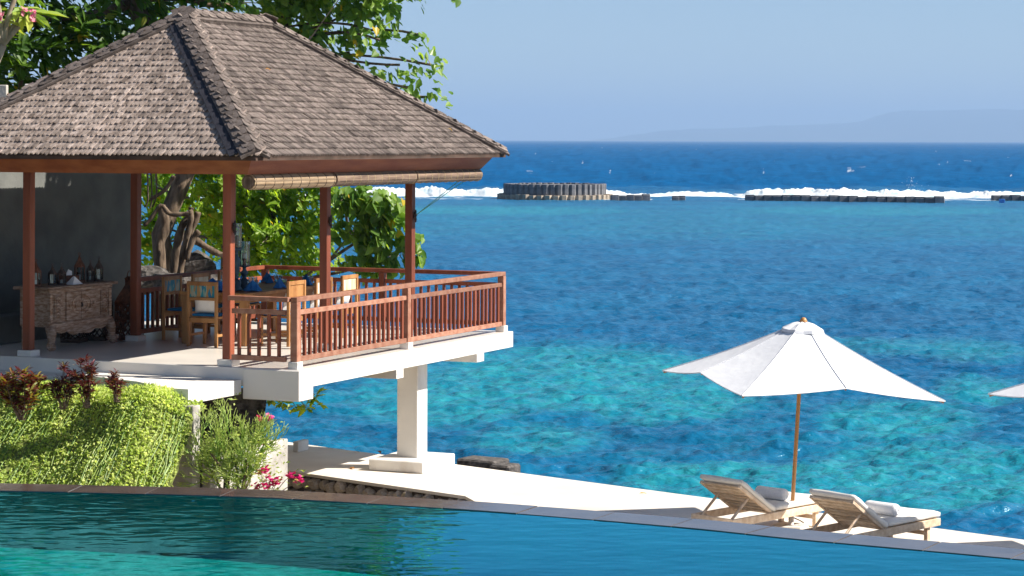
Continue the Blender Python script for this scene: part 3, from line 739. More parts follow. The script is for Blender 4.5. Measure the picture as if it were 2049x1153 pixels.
            plane_n = (P[1] - P[0]).cross(P[3] - P[0]).normalized()
            if plane_n.z < 0: plane_n = -plane_n
            dd = (P[3] - P[0]); dd = dd - ax * dd.dot(ax); dd.normalize()
            stuff = MB(); ys = 0.0; r_ = 0
            shared = [m_.mesh('hip_tile', M['shingle_old']) for m_ in mesh_t] if near else None
            while ys < L - .1:
                for cidx in range(3):
                    off = .045 + cidx * .098 + (.049 if r_ % 2 else 0)
                    if off > wl + .0: continue
                    o = P[0] + ax * (ys) + dd * off + plane_n * (.012 + random.uniform(0, .004))
                    Mx = Matrix((dd, ax, plane_n)).transposed()
                    if Mx.determinant() < 0: Mx = Matrix((-dd, ax, plane_n)).transposed()
                    Mx = Mx @ Matrix.Rotation(-.036 + random.gauss(0, .005), 3, 'X') @ Matrix.Rotation(random.gauss(0, .02), 3, 'Z')
                    if near:
                        ob = link('hip_tile', random.choice(shared), rf); ob.matrix_local = Matrix.Translation(o) @ Mx.to_4x4()
                    else:
                        m_ = random.choice(mesh_t); stuff.add([o + Mx @ Vector(v) for v in m_.v], m_.f, random.random())
                ys += .115; r_ += 1
            if not near:
                o = stuff.build('hip_tiles', M['shingle_old'], rf); prop(o, kind='stuff')
    nA = (B_ - A).cross(G0 - A).normalized(); nD = (A - D_).cross(G0 - D_).normalized(); nB = (C_ - B_).cross(G1 - B_).normalized(); nC = (D_ - C_).cross(G1 - C_).normalized()
    fixn = lambda n_: n_ if n_.z > 0 else -n_
    nA, nB, nC, nD = map(fixn, (nA, nB, nC, nD))
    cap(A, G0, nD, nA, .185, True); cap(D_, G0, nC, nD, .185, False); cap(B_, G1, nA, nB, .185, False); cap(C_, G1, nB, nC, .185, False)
    cap(G0, G1, nC, nA, .19, False)
roof()

def railing(x0, y0, x1, y1, nb, posts_at, mats=('rail', 'wood'), plinth=True, topw=.10):
    p, q = Vector((x0, y0, 0)), Vector((x1, y1, 0)); d = (q - p); L = d.length; d.normalize(); ang = math.atan2(d.y, d.x)
    root = empty('railing', p, ang, PAV)
    root.name = 'railing'
    ends = sorted(posts_at)
    b = MB(); b.box(-.05 if posts_at and ends[0] == 0 else 0, L + (.05 if posts_at and abs(ends[-1] - L) < .01 else 0), -topw / 2, topw / 2, .90, .965, .006, t=random.random()); b.build('top_rail', M[mats[0]], root)
    seg = [0] + [e for e in ends if .1 < e < L - .1] + [L]
    for a, c in zip(seg, seg[1:]):
        a += .052; c -= .052
        b = MB(); b.box(a, c, -.028, .028, .725, .79, .005, t=random.random()); b.build('middle_rail', M[mats[0]], root)
        b = MB(); b.box(a, c, -.032, .032, .095, .165, .005, t=random.random()); b.build('bottom_rail', M[mats[0]], root)
    for e in ends:
        b = MB(); b.box(e - .051, e + .051, -.053, .053, .10, .8985, .006, t=random.random()); b.build('rail_post', M[mats[0]], root)
        b = MB(); b.box(e - .075, e + .075, -.075, .075, .001, .099, .005); b.build('plinth', M['white'], root)
    me = [MB().box(-.021, .021, -.021, .021, .166, .7245, .003, t=.2 + .2 * k).mesh('baluster', M[mats[1]]) for k in range(4)]
    for a, c in zip(seg, seg[1:]):
        n = max(2, round(nb * (c - a) / L))
        for i in range(n): link('baluster', random.choice(me), root, (a + .05 + (c - a - .1) * (i + .7) / (n + .4), 0, 0))
    return root
railing(-.05, .0, -.05, 6.85, 44, [0.05, 3.40, 6.85])
railing(-.115, .0, -1.05, .0, 5, [])
railing(-.10, 6.85, -4.42, 6.85, 28, [2.1, 4.32], ('wood', 'wood'))
railing(-4.42, 2.94, -4.42, 6.75, 26, [], ('wood', 'wood'))

# bamboo blinds rolled up under the right fascia
def blind(p0, p1, z, r, m, label):
    x = -.27; y0, y1 = y_at(p0, x), y_at(p1, x); L = y1 - y0
    root = empty('bamboo_blind', l2w(x, y0, z), -TH); prop(root, label, 'blind', 'rolled bamboo blinds')
    n = 22; b = MB(); V = []; Fc = []
    for k in range(n):
        a0, a1 = 2 * math.pi * k / n, 2 * math.pi * (k + .93) / n; rr = r * random.uniform(.97, 1.03)
        P = [(rr * math.cos(a), rr * math.sin(a)) for a in (a0, (a0 + a1) / 2, a1)]
        c0 = [(u, 0.003 * random.random(), v) for u, v in P] + [(u * .9, 0, v * .9) for u, v in (P[2], P[0])]
        vs = c0 + [(u, L - .003, v) for u, _, v in c0]; m_ = 5
        b.add(vs, [tuple(range(5))[::-1], tuple(range(5, 10))] + [(i, (i + 1) % 5, 5 + (i + 1) % 5, 5 + i) for i in range(5)], random.random())
    b.build('roll', M[m], root)
    for e in (0, 1):
        b = MB()
        for k in range(3):
            R_ = r * (.85 - .27 * k); b.lathe([(R_, 0), (R_ - .012, .006)], 16); 
        M2 = Matrix.Rotation(math.radians(-90 if e else 90), 4, 'X'); o = b.build('roll_end', M['bamboo_old'], root); o.matrix_local = Matrix.Translation((0, L - .003 if e else .006, 0)) @ M2
    nstr = max(4, int(L / .23))
    for k in range(nstr + 1):
        yy = .04 + (L - .08) * k / nstr; b = MB()
        b.tube([(1.02 * r * math.cos(2 * math.pi * j / 16), yy + .004 * math.sin(j), 1.02 * r * math.sin(2 * math.pi * j / 16)) for j in range(17)], .004, 5, caps=False)
        b.build('lacing', M['darkiron' if m == 'bamboo' else 'cord'], root)
    b = MB()
    for yy in (.12, L - .12): b.tube([(0, yy, r), (-.0, yy, .235 + r * 0 - (z - 2.62) * 0)], .006, 5)
    b.build('hanging_cord', M['greencord'], root)
blind(497, 660, 2.525, .104, 'bamboo', 'pale bamboo blind rolled up under the eave at the garden-side roof corner')
blind(663, 823, 2.530, .102, 'bamboo_old', 'darker rolled bamboo blind hanging under the eave between the other two blinds')
blind(825, 955, 2.532, .100, 'bamboo_old', 'darker rolled bamboo blind under the eave at the seaward roof corner')

# ------------------------------------------------------------------ grey wall beside the pavilion
b = MB(); b.box(-6.20, -6.50, -4.5, 5.55, -1.2, 3.25, .01); o = b.build('garden_wall', M['render_wall'], None, loc=l2w(0, 0), rot=(0, 0, -TH))
prop(o, 'tall dark grey rendered wall behind the carved cabinet', 'wall')
b = MB(); b.box(-5.80, -6.195, -3.5, 5.2, .001, .42, .01); o = b.build('wall_bench', M['render_wall'], None, loc=l2w(0, 0), rot=(0, 0, -TH)); prop(o, 'low grey masonry bench along the foot of the dark wall', 'bench')

# ================================================================== FURNITURE IN THE PAVILION
def cabinet():
    root = empty('cabinet', l2w(-4.57, .78), -TH); prop(root, 'carved limewashed wooden cabinet on scrolled legs', 'cabinet')
    # local: y along the front (0..1.72), x outwards (front at 0), z up
    Wd, Dp = 1.70, .52
    b = MB(); b.box(.0, -Dp, .06, Wd - .06, .34, .88, .012, t=.5); b.build('carcass', M['limed'], root)
    b = MB(); b.box(.07, -Dp - .04, -.06, Wd + .06, .885, .93, .012, t=.2); b.build('top', M['limed'], root)
    b = MB(); b.box(.035, -.0, .03, Wd - .03, .33, .40, .012, t=.7); b.build('moulding', M['limed'], root)
    b = MB(); b.box(.025, -.0, .03, Wd - .03, .84, .884, .01, t=.6); b.build('moulding', M['limed'], root)
    # apron: scalloped board
    pts = [(.10, .335)]; n = 24
    for i in range(n + 1):
        y = .10 + (Wd - .2) * i / n; u = abs(i / n - .5) * 2
        z = .335 - .10 * (1 - u ** 2) - .05 * abs(math.sin(i / n * math.pi * 4)) - (.03 if abs(u) < .08 else 0); pts.append((y, z))
    pts.append((Wd - .10, .335))
    b = MB(); Mx = Matrix(((0, 0, 1, 0), (1, 0, 0, 0), (0, 1, 0, 0), (0, 0, 0, 1))); b.prism(pts, .0, .025, Mx, .6); b.build('apron', M['limed'], root)
    # doors with carved rosettes
    for k in (0, 1):
        y0 = Wd / 2 - .38 + k * .385; b = MB(); b.box(.006, .022, y0, y0 + .375, .415, .83, .005, t=.55); d = b.build('door', M['limed'], root)
        b = MB(); cyy = Wd / 2 + (-.03 if k == 0 else .03); sg = -1 if k == 0 else 1
        b.tube([(.028, cyy + sg * (.02 + .19 * math.sin(a)) , .63 + .135 * math.cos(a) * (1 if a < 2.4 else .9)) for a in np.linspace(.1, 2.9, 14)], .014, 6, t=.9)
        b.tube([(.028, cyy + sg * (.04 + .085 * math.sin(a)), .62 + .07 * math.cos(a)) for a in np.linspace(-.6, 3.6, 10)], .012, 6, t=.9)
        b.tube([(.028, cyy + sg * .21, .62), (.03, cyy + sg * .27, .60), (.028, cyy + sg * .29, .66)], .014, 6, t=.9)
        b.build('carved_scroll', M['limed'], d, True)
    b = MB(); b.tube([(.03, Wd / 2 - .004, .60), (.045, Wd / 2 - .004, .62), (.03, Wd / 2 - .004, .66)], .014, 6); b.build('lock', M['darkiron'], root)
    # carved side panels
    for y0 in (.17, Wd - .33):
        b = MB(); b.box(.004, .018, y0, y0 + .16, .44, .80, .004, t=.4); pn = b.build('carved_panel', M['limed'], root)
        b = MB()
        for i in range(7):
            zz = .46 + .047 * i
            b.tube([(.022, y0 + .03, zz), (.026, y0 + .08, zz + .03), (.022, y0 + .13, zz)], .009, 5, t=.95); b.tube([(.022, y0 + .05, zz + .035), (.026, y0 + .08, zz + .015), (.022, y0 + .11, zz + .035)], .007, 5, t=.8)
        b.build('carving', M['limed'], pn, True)
    for y0 in (.055, Wd - .125):
        b = MB(); b.box(.003, .03, y0, y0 + .07, .41, .83, .01, t=.7); b.build('corner_pilaster', M['limed'], root)
    # scrolled cabriole legs
    for y0, sg in ((.10, -1), (Wd - .10, 1)):
        b = MB()
        P = [(.00, y0, .34), (.03, y0 + sg * .02, .24), (.035, y0 + sg * .03, .14), (.0, y0 + sg * .015, .075), (.02, y0 + sg * .04, .065), (.06, y0 + sg * .045, .07)]
        b.tube(P, [.085, .075, .055, .05, .06, .06], 10, t=.6)
        b.tube([(.05 + .05 * math.cos(a) * (1 - a / 12), y0 + sg * .10, .075 + .05 * math.sin(a) * (1 - a / 12)) for a in np.linspace(0, 9, 20)], .016, 6, t=.9)
        b.tube([(.045, y0 + sg * .045, .0 + .06)], .06, 8) if False else None
        b.lathe([(.03, 0), (.062, .02), (.066, .07), (.04, .12)], 12, (.045, y0 + sg * .045, .001), .5)
        b.build('leg', M['limed'], root, True)
    for y0 in (.12, Wd - .12):
        b = MB(); b.box(-Dp + .02, -Dp + .10, y0 - .045, y0 + .045, .001, .345, .01, t=.4); b.build('leg', M['limed'], root)
    return root
cabinet()
def lantern(loc, h, r, mt, label, group=None, glass=True, n=6, rz=0):
    root = empty('lantern', loc, rz); prop(root, label, 'lantern', group)
    b = MB(); b.lathe([(r, 0), (r, .02), (r * .9, .03)], n); b.build('base', M[mt], root)
    for k in range(n):
        a = 2 * math.pi * k / n; b = MB(); b.box(-.006, .006, -.006, .006, .03, h * .55); o = b.build('frame_bar', M[mt], root, loc=(r * .88 * math.cos(a), r * .88 * math.sin(a), 0), rot=(0, 0, a))
    if glass:
        b = MB(); b.lathe([(r * .82, .03), (r * .82, h * .55)], n); b.build('glass', M['lglass'], root)
        b = MB(); b.lathe([(r * .38, .021), (r * .38, h * .26)], 10); b.build('candle', M['candle'], root)
    b = MB(); b.lathe([(r, h * .55), (r, h * .58), (r * .8, h * .66), (r * .42, h * .80), (r * .30, h * .82), (r * .30, h * .88), (r * .12, h * .94), (r * .10, h)], n); b.build('roof', M[mt], root)
    b = MB(); b.tube([(r * .22 * math.cos(a), 0, h + r * .2 + r * .22 * math.sin(a)) for a in np.linspace(0, 2 * math.pi, 13)], .005, 5); b.build('ring', M[mt], root)
    return root
CT = .931
lantern(l2w(-4.86, .92, CT), .36, .085, 'rust', 'tall pointed rusty lantern on the cabinet top beside the post')
lantern(l2w(-4.78, 1.22, CT), .29, .07, 'darkiron', 'dark glazed lantern on the cabinet, left one of a pair beside the tissue box', None)
lantern(l2w(-4.70, 1.34, CT), .29, .07, 'darkiron', 'dark glazed lantern on the cabinet between its twin and the tissue box', None)
lantern(l2w(-4.92, 2.12, CT), .40, .085, 'rust', 'tallest rusty lantern at the seaward end of the cabinet')
lantern(l2w(-4.78, 2.20, CT), .30, .06, 'darkiron', 'slim dark lantern in front of the tallest lantern on the cabinet')
lantern(l2w(-4.72, 2.34, CT), .34, .07, 'darkiron', 'dark glazed lantern at the corner of the cabinet beside a small black cup')
b = MB(); b.lathe([(.045, 0), (.05, .09), (.042, .092), (.038, .02)], 14); o = b.build('cup', M['bluewood'], None, True, loc=l2w(-4.82, 2.46, CT)); prop(o, 'small dark cup on the seaward corner of the cabinet', 'cup')
t = empty('tissue_box', l2w(-4.80, 1.66, CT), -TH); prop(t, 'brown tissue box with a white tissue sticking out on the cabinet', 'tissue box')
b = MB(); b.box(-.09, .09, -.16, .16, 0, .12, .008); b.build('box', M['rust'], t)
b = MB(); b.add([(-.02, -.06, .121), (.02, .06, .121), (.03, -.03, .19), (-.02, .05, .20), (.0, .09, .18), (.01, -.02, .215)], [(0, 1, 3, 2), (2, 3, 5), (1, 4, 3), (0, 2, 5)]); b.build('tissue', M['napw'], t)
b = MB(); b.add([(-.07, -.13, 0), (.07, -.13, 0), (.07, .13, 0), (-.07, .13, 0), (-.01, 0, .12), (.01, 0, .12)], [(0, 1, 5, 4), (1, 2, 5), (2, 3, 4, 5), (3, 0, 4), (3, 2, 1, 0)]); o = b.build('folded_napkin', M['napw'], None, loc=l2w(-4.63, 1.55, CT), rot=(0, 0, -TH)); prop(o, 'white napkin folded into a pyramid in front of the tissue box', 'napkin')

def floor_lantern(x, y, r, h, mt, label):
    root = empty('floor_lantern', l2w(x, y), -TH + .2); prop(root, label, 'lantern', None)
    b = MB(); b.box(-r, r, -r, r, .001, .06, .006); b.build('base', M[mt], root)
    for sx in (-1, 1):
        for sy in (-1, 1): b = MB(); b.box(sx * r - .014 * sx, sx * r, sy * r - .014 * sy, sy * r, .06, h * .52); b.build('frame_bar', M[mt], root)
    def lattice(fx):
        b = MB(); n = 4
        for i in range(n + 1):
            for d in (-1, 1):
                pts = []
                for k in range(0, 13):
                    z = .07 + (h * .52 - .08) * k / 12; u = ((i / n * 2 - 1) + d * k / 12 * 2 + 1) % 4
                    pts.append((-r + r * (u if u <= 2 else 4 - u), z))
                b.tube([fx(p, z) for p, z in pts], .010, 4)
        b.tube([fx(-r, h * .52), fx(r, h * .52)], .014, 4); b.tube([fx(-r, h * .30), fx(r, h * .30)], .012, 4)
        return b
    for fx in (lambda p, z: (r - .008, p, z), lambda p, z: (-r + .008, p, z), lambda p, z: (p, r - .008, z), lambda p, z: (p, -r + .008, z)): lattice(fx).build('lattice_panel', M[mt], root)
    b = MB(); b.lathe([(r * 1.42, h * .52), (r * 1.42, h * .55), (r * .95, h * .66), (r * .42, h * .78), (r * .42, h * .86), (r * .5, h * .87), (r * .2, h * .9)], 4, ph=math.pi / 4); b.build('roof', M[mt], root)
    b = MB(); b.tube([(0, r * .55 * math.cos(a), h * .86 + r * .75 * max(0, math.sin(a))) for a in np.linspace(0, math.pi, 12)], .009, 5); b.build('handle', M[mt], root)
    b = MB(); b.lathe([(.05, 0), (.05, .2)], 12, (0, 0, .061)); b.build('candle', M['candle'], root)
floor_lantern(-4.62, 3.02, .17, 1.08, 'rust', 'large rusty floor lantern with lattice sides beside the seaward railing post')
floor_lantern(-4.98, 2.72, .17, 1.05, 'darkiron', 'large black floor lantern with lattice sides between cabinet and rusty lantern')
floor_lantern(-5.10, 2.25, .16, .62, 'darkiron', 'low black lattice floor lantern under the cabinet end')

def table():
    root = empty('dining_table', l2w(-2.93, 2.68), -TH); prop(root, 'long teak dining table with thick square legs', 'table')
    W2, L, H = .58, 2.75, .79
    for k in range(5):
        x0 = -W2 + k * 2 * W2 / 5; b = MB(); b.box(x0 + .002, x0 + 2 * W2 / 5 - .002, 0, L, H - .045, H, .004, t=random.random()); b.build('top_plank', M['teak'], root)
    for sx in (-1, 1):
        for yy in (.03, L - .15): b = MB(); b.box(sx * (W2 - .02), sx * (W2 - .14), yy, yy + .12, .001, H - .046, .006, t=random.random()); b.build('leg', M['teak'], root)
        b = MB(); b.box(sx * (W2 - .05), sx * (W2 - .08), .15, L - .15, H - .15, H - .047, .003, t=.4); b.build('apron', M['teak'], root)
    for yy in (.06, L - .09): b = MB(); b.box(-W2 + .14, W2 - .14, yy, yy + .03, H - .15, H - .047, .003, t=.5); b.build('apron', M['teak'], root)
table()
def paint_mat():
    m = bpy.data.materials.new('painted_planks'); m.use_nodes = True; t = m.node_tree; N = t.nodes; L = t.links; b = N['Principled BSDF']; b.inputs['Roughness'].default_value = .6
    tc = N.new('ShaderNodeTexCoord'); mp = N.new('ShaderNodeMapping'); mp.inputs['Scale'].default_value = (1, 1, .25); L.new(tc.outputs['Object'], mp.inputs[0])
    v = N.new('ShaderNodeTexVoronoi'); v.inputs['Scale'].default_value = 26; L.new(mp.outputs[0], v.inputs['Vector'])
    r = N.new('ShaderNodeValToRGB'); e = r.color_ramp.elements; e[0].color = (.01, .22, .26, 1); e[1].color = (.36, .20, .07, 1); e[1].position = .85
    for p, c in ((.3, (.01, .13, .28)), (.5, (.02, .27, .24)), (.7, (.30, .34, .28))): q = e.new(p); q.color = (*c, 1)
    sp = N.new('ShaderNodeSeparateColor'); L.new(v.outputs['Color'], sp.inputs[0]); L.new(sp.outputs[0], r.inputs[0]); L.new(r.outputs[0], b.inputs['Base Color']); return m
M['painted'] = paint_mat()
M['palepaint'] = mat('pale_painted_planks', (.55, .40, .22), (.72, .66, .52), .7, 14, (1, 1, .15), .3, 40)
def chair(x, y, rot, label, panel='teak', cushion=True, group=None):
    # faces local +y, seat centre at origin
    root = empty('dining_chair', l2w(x, y), -TH + rot); prop(root, label, 'chair', group)
    w2, d2 = .24, .23
    for sx in (-1, 1):
        b = MB(); b.box(sx * w2 - .022, sx * w2 + .022, -d2 - .022, -d2 + .022, .001, .97, .004, t=random.random()); b.build('back_post', M['teak'], root)
        b = MB(); b.box(sx * w2 - .022, sx * w2 + .022, d2 - .022, d2 + .022, .001, .42, .004, t=random.random()); b.build('leg', M['teak'], root)
        b = MB(); b.box(sx * w2 - .012, sx * w2 + .012, -d2 + .023, d2 - .023, .15, .19, .003, t=.4); b.build('stretcher', M['teak'], root)
    b = MB(); b.box(-w2 - .02, w2 + .02, -d2 + .024, d2 + .03, .422, .45, .005, t=.5); b.build('seat', M['teak'], root)
    b = MB(); b.box(-w2 + .023, w2 - .023, -d2 - .015, -d2 + .015, .36, .43, .004, t=.4); b.build('seat_rail', M['teak'], root)
    for z0, z1 in ((.91, .97), (.69, .735)): b = MB(); b.box(-w2 + .023, w2 - .023, -d2 - .018, -d2 + .018, z0, z1, .004, t=random.random()); b.build('back_rail', M['teak'], root)
    b = MB(); b.box(-w2 + .024, w2 - .024, -d2 - .004, -d2 + .008, .736, .909, .002, t=.6); b.build('back_panel', M[panel], root)
    b = MB(); b.box(-w2 + .03, w2 - .03, -d2 + .04, d2, .4505, .485, .012); b.build('seat_pad', M['bluecush'], root)
    if cushion:
        V = []; n = 7; 
        for k, s_ in enumerate((-1, 1)):
            for i in range(n):
                for j in range(n):
                    u, v = i / (n - 1) * 2 - 1, j / (n - 1) * 2 - 1; th = .06 * (max(0, 1 - u ** 4) * max(0, 1 - v ** 4)) ** .6
                    V.append((u * .20 * (1 - .06 * (1 - v * v)), -d2 + .10 + .05 * (v * -.6) + s_ * th, .645 + v * .15 * (1 - .05 * (1 - u * u))))
        Fc = []
        for k in range(2):
            for i in range(n - 1):
                for j in range(n - 1):
                    a = k * n * n + i * n + j; q = (a, a + n, a + n + 1, a + 1); Fc.append(q if k else q[::-1])
        b = MB(); b.add(V, Fc); o = b.build('cushion', M['cushion'], None, True, loc=root.location, rot=(0, 0, -TH + rot)); o.location.z += .0
        prop(o, 'white cushion on ' + label, 'cushion', group)
chair(-2.93, 2.62, 0, 'teal backed teak chair at the head of the table', 'painted')
chair(-2.02, 3.20, math.pi / 2, 'teak chair by the sea railing next to the table head', 'teak', True)
chair(-2.02, 4.05, math.pi / 2, 'teak chair by the sea railing, middle of three', 'palepaint', True)
chair(-2.02, 4.90, math.pi / 2, 'teak chair by the sea railing, farthest from table head', 'palepaint', True)
chair(-3.86, 3.40, -math.pi / 2, 'teal backed chair across the table by the tree side, nearest the head', 'painted', False)
chair(-3.86, 4.25, -math.pi / 2, 'pale striped chair across the table by the tree side, middle of its row', 'palepaint', False)
chair(-3.86, 5.05, -math.pi / 2, 'teal backed chair across the table by the tree side, last of its row', 'painted', False)
# table ware
TZ = .791
def hurricane(x, y, h0, label):
    root = empty('candle_holder', l2w(x, y, TZ)); prop(root, label, 'candle holder')
    k = h0
    b = MB(); b.lathe([(.085, 0), (.09, .03), (.06, .06), (.075, .10), (.07, .15), (.035, .17), (.03, .20), (.055, .24 * k), (.06, .27 * k), (.03, .30 * k), (.028, .34 * k), (.09, .36 * k), (.092, .375 * k)], 18); b.build('stand', M['bluewood'], root, True)
    b = MB(); b.lathe([(.028, .376 * k), (.03, .45 * k), (.04, .47 * k), (.012, .48 * k)], 12); b.build('candle_cup', M['darkiron'], root, True)
    b = MB(); b.lathe([(.036, .481 * k), (.036, .481 * k + .07)], 14); b.build('candle', M['candle'], root, True)
    b = MB(); n = 20; V = []
    for r, z in ((.078, 0), (.082, .10), (.080, .25), (.088, .36)):
        V += [(r * math.cos(2 * math.pi * i / n), r * math.sin(2 * math.pi * i / n), .377 * k + z) for i in range(n)]
    b.add(V, [(j * n + i, j * n + (i + 1) % n, (j + 1) * n + (i + 1) % n, (j + 1) * n + i) for j in range(3) for i in range(n)]); b.build('glass_shade', M['glass'], root, True)
p1 = w2l(at_z(489, 580, DECK + TZ)); hurricane(p1.x, p1.y, 1.0, 'blue turned candle holder with glass shade on the dining table, the shorter of two')
p1 = w2l(at_z(473, 582, DECK + TZ)); hurricane(p1.x, p1.y, 1.75, 'taller blue candle holder with glass shade behind the timber post')
def napkin(x, y, rz, label):
    b = MB(); V = [(-.09, -.06, 0), (.09, -.06, 0), (.10, .07, 0), (-.10, .07, 0), (0, 0, .17), (-.05, .0, .12), (.06, .02, .13), (.0, -.045, .02), (.15, .02, .01), (-.15, .03, .012)]
    b.add(V, [(0, 7, 5), (7, 4, 5), (7, 1, 6), (7, 6, 4), (1, 8, 6), (8, 2, 6), (2, 3, 4), (2, 4, 6), (3, 9, 5), (3, 5, 4), (9, 0, 5), (3, 2, 1, 0)]); o = b.build('napkin', M['napkin'], None, loc=l2w(x, y, TZ + .004), rot=(0, 0, rz)); prop(o, label, 'napkin', 'blue napkins on the dining table')
NL = 'blue napkin folded into a peak at a place setting on the dining table'
SET = [(-2.52, 3.15), (-2.52, 4.0), (-2.52, 4.85), (-3.36, 3.4), (-3.36, 4.25), (-3.36, 5.05), (-2.93, 2.88)]
for i, (x, y) in enumerate(SET): napkin(x, y, i * 1.1, NL)
def glass(x, y):
    root = empty('drinking_glass', l2w(x, y, TZ)); prop(root, 'clear blue drinking glass on the dining table', 'glass', 'glasses on the dining table')
    b = MB(); n = 14; V = []
    for r, z in ((.03, .001), (.036, .06), (.042, .13)): V += [(r * math.cos(2 * math.pi * i / n), r * math.sin(2 * math.pi * i / n), z) for i in range(n)]
    b.add(V, [(j * n + i, j * n + (i + 1) % n, (j + 1) * n + (i + 1) % n, (j + 1) * n + i) for j in range(2) for i in range(n)] + [tuple(range(n))]); b.build('bowl', M['glass'], root, True)
for (x, y) in SET:
    s_ = 1 if x > -2.9 else -1
    if x != -2.93: glass(x - s_ * .05, y + .22); glass(x - s_ * .14, y + .18)
b = MB(); n = 20
V = []
for r, z in ((.10, 0), (.15, .04), (.17, .12), (.16, .121), (.13, .03)): V += [(r * math.cos(2 * math.pi * i / n), r * math.sin(2 * math.pi * i / n), z) for i in range(n)]
b.add(V, [(j * n + i, j * n + (i + 1) % n, (j + 1) * n + (i + 1) % n, (j + 1) * n + i) for j in range(4) for i in range(n)] + [tuple(range(n))[::-1], tuple(range(4 * n, 5 * n))]); o = b.build('bowl', M['glass'], None, True, loc=l2w(-3.02, 3.45, TZ + .001)); prop(o, 'blue glass bowl in the middle of the dining table', 'bowl')

# ================================================================== UMBRELLAS AND LOUNGERS
def umbrella(base, label, lean):
    root = empty('parasol', base); prop(root, label, 'parasol', None)
    H = 2.72; top = Vector((lean * H, 0, H)); ax = top.normalized()
    b = MB(); b.tube([(0, 0, .06), tuple(top)], .026, 12); b.build('pole', M['pole'], root, True)
    Q = Vector((0, 0, 1)).rotation_difference(ax).to_matrix()
    al = math.radians(-28)
    r = 1.95; zc = H - .84; zm = H - .71; rm = r * .715; apex = H - .09
    ring = []
    for k in range(8):
        a = al + k * math.pi / 4; rr, zz = (r, zc) if k % 2 == 0 else (rm, zm); ring.append(Vector((rr * math.cos(a), rr * math.sin(a), zz)))
    cap_r = .17
    V = []; Fc = []; n = 9; mseg = 6; tl = []
    for k in range(8):
        e0, e1 = ring[k], ring[(k + 1) % 8]; base_i = len(V)
        i0 = Vector((cap_r * math.cos(al + k * math.pi / 4), cap_r * math.sin(al + k * math.pi / 4), apex)); i1 = Vector((cap_r * math.cos(al + (k + 1) * math.pi / 4), cap_r * math.sin(al + (k + 1) * math.pi / 4), apex))
        for i in range(n):
            t = i / (n - 1); p, q = i0.lerp(e0, t), i1.lerp(e1, t)
            for j in range(mseg):
                s_ = j / (mseg - 1); sag = 4 * s_ * (1 - s_) * (.004 + .014 * t) * (t > 0); z0 = -.03 * math.sin(math.pi * t)
                x = p.lerp(q, s_); V.append(Q @ Vector((x.x, x.y, x.z - sag + z0)))
        for i in range(n - 1):
            for j in range(mseg - 1):
                a = base_i + i * mseg + j; Fc.append((a, a + 1, a + mseg + 1, a + mseg)[::-1])
        # each gore is a part
    # canopy as gores
    can = None
    for k in range(8):
        b = MB(); vs = V[k * n * mseg:(k + 1) * n * mseg]; fs = [tuple(x - k * n * mseg for x in f) for f in Fc[k * (n - 1) * (mseg - 1):(k + 1) * (n - 1) * (mseg - 1)]]
        b.add(vs, fs); b.build('canopy_panel', M['canvas'], root, True)
    for k in range(8):
        b = MB(); pts = [V[k * n * mseg + i * mseg] + Q @ Vector((0, 0, .006)) for i in range(n)]; b.tube(pts, .005, 5); b.build('seam', M['seam'], root)
        b = MB(); b.tube([V[k * n * mseg + (n - 1) * mseg + j] + Vector((0, 0, -.004)) for j in range(mseg)], .006, 5); b.build('hem', M['seam'], root)
    # vent cap
    b = MB(); m_ = 16; VV = []
    for rr, zz in ((.03, apex + .085), (.14, apex + .055), (.27, apex - .015), (.285, apex - .055)):
        VV += [Q @ Vector((rr * (1 + .05 * math.cos(i * math.pi)) * math.cos(2 * math.pi * i / m_ + al), rr * (1 + .05 * math.cos(i * math.pi)) * math.sin(2 * math.pi * i / m_ + al), zz - .012 * (i % 2))) for i in range(m_)]
    b.add(VV, [(j * m_ + i, (j + 1) * m_ + i, (j + 1) * m_ + (i + 1) % m_, j * m_ + (i + 1) % m_) for j in range(3) for i in range(m_)]); b.build('vent_cap', M['canvas'], root, False)
    b = MB(); b.lathe([(.045, -.02), (.05, .02), (.03, .055), (.012, .065)], 14); o = b.build('finial', M['pole'], root, True); o.matrix_local = Matrix.Translation(Q @ Vector((0, 0, apex + .07))) @ Q.to_4x4()
    for k in range(8):
        b = MB(); p = ring[k].copy(); i0 = Vector((.04 * math.cos(al + k * math.pi / 4), .04 * math.sin(al + k * math.pi / 4), apex - .05))
        pts = []
        for i in range(6):
            t = i / 5; x = i0.lerp(p, t * .99); x.z += -.03 * math.sin(math.pi * t) - .03; pts.append(Q @ x)
        b.tube(pts, .011, 6); rb = b.build('rib', M['pole'], root)
        b = MB(); b.tube([Q @ Vector((.03 * math.cos(al + k * math.pi / 4), .03 * math.sin(al + k * math.pi / 4), apex - .75)), pts[2]], .009, 6); b.build('strut', M['pole'], rb)
    b = MB(); b.lathe([(.05, 0), (.05, .07)], 12); o = b.build('hub', M['pole'], root, True); o.matrix_local = Matrix.Translation(Q @ Vector((0, 0, apex - .78))) @ Q.to_4x4()
    b = MB(); b.prism([(.24 * math.cos(a) , .20 * math.sin(a)) for a in np.linspace(0, 2 * math.pi, 9)[:-1] + .39], .001, .065); b.build('base_plate', M['baseplate'], root)
    b = MB(); b.lathe([(.06, .066), (.036, .075), (.034, .20)], 12); b.build('base_sleeve', M['baseplate'], root, True)
    b = MB(); b.tube([(.035, 0, .16), (.11, -.02, .13), (.16, -.03, .10)], .008, 6); b.tube([(-.035, 0, .2), (-.12, 0, .24), (-.15, 0, .25)], .008, 6); b.build('clamp_screw', M['darkiron'], root)
ub = at_z(1583, 1061, TER)
umbrella(Vector((ub.x, ub.y, TER)), 'white square parasol between the two sun loungers', .056)
umbrella(Vector((ub.x + 3.84, ub.y - 2.60, TER)), 'second white parasol farther along the terrace beyond the loungers', .045)

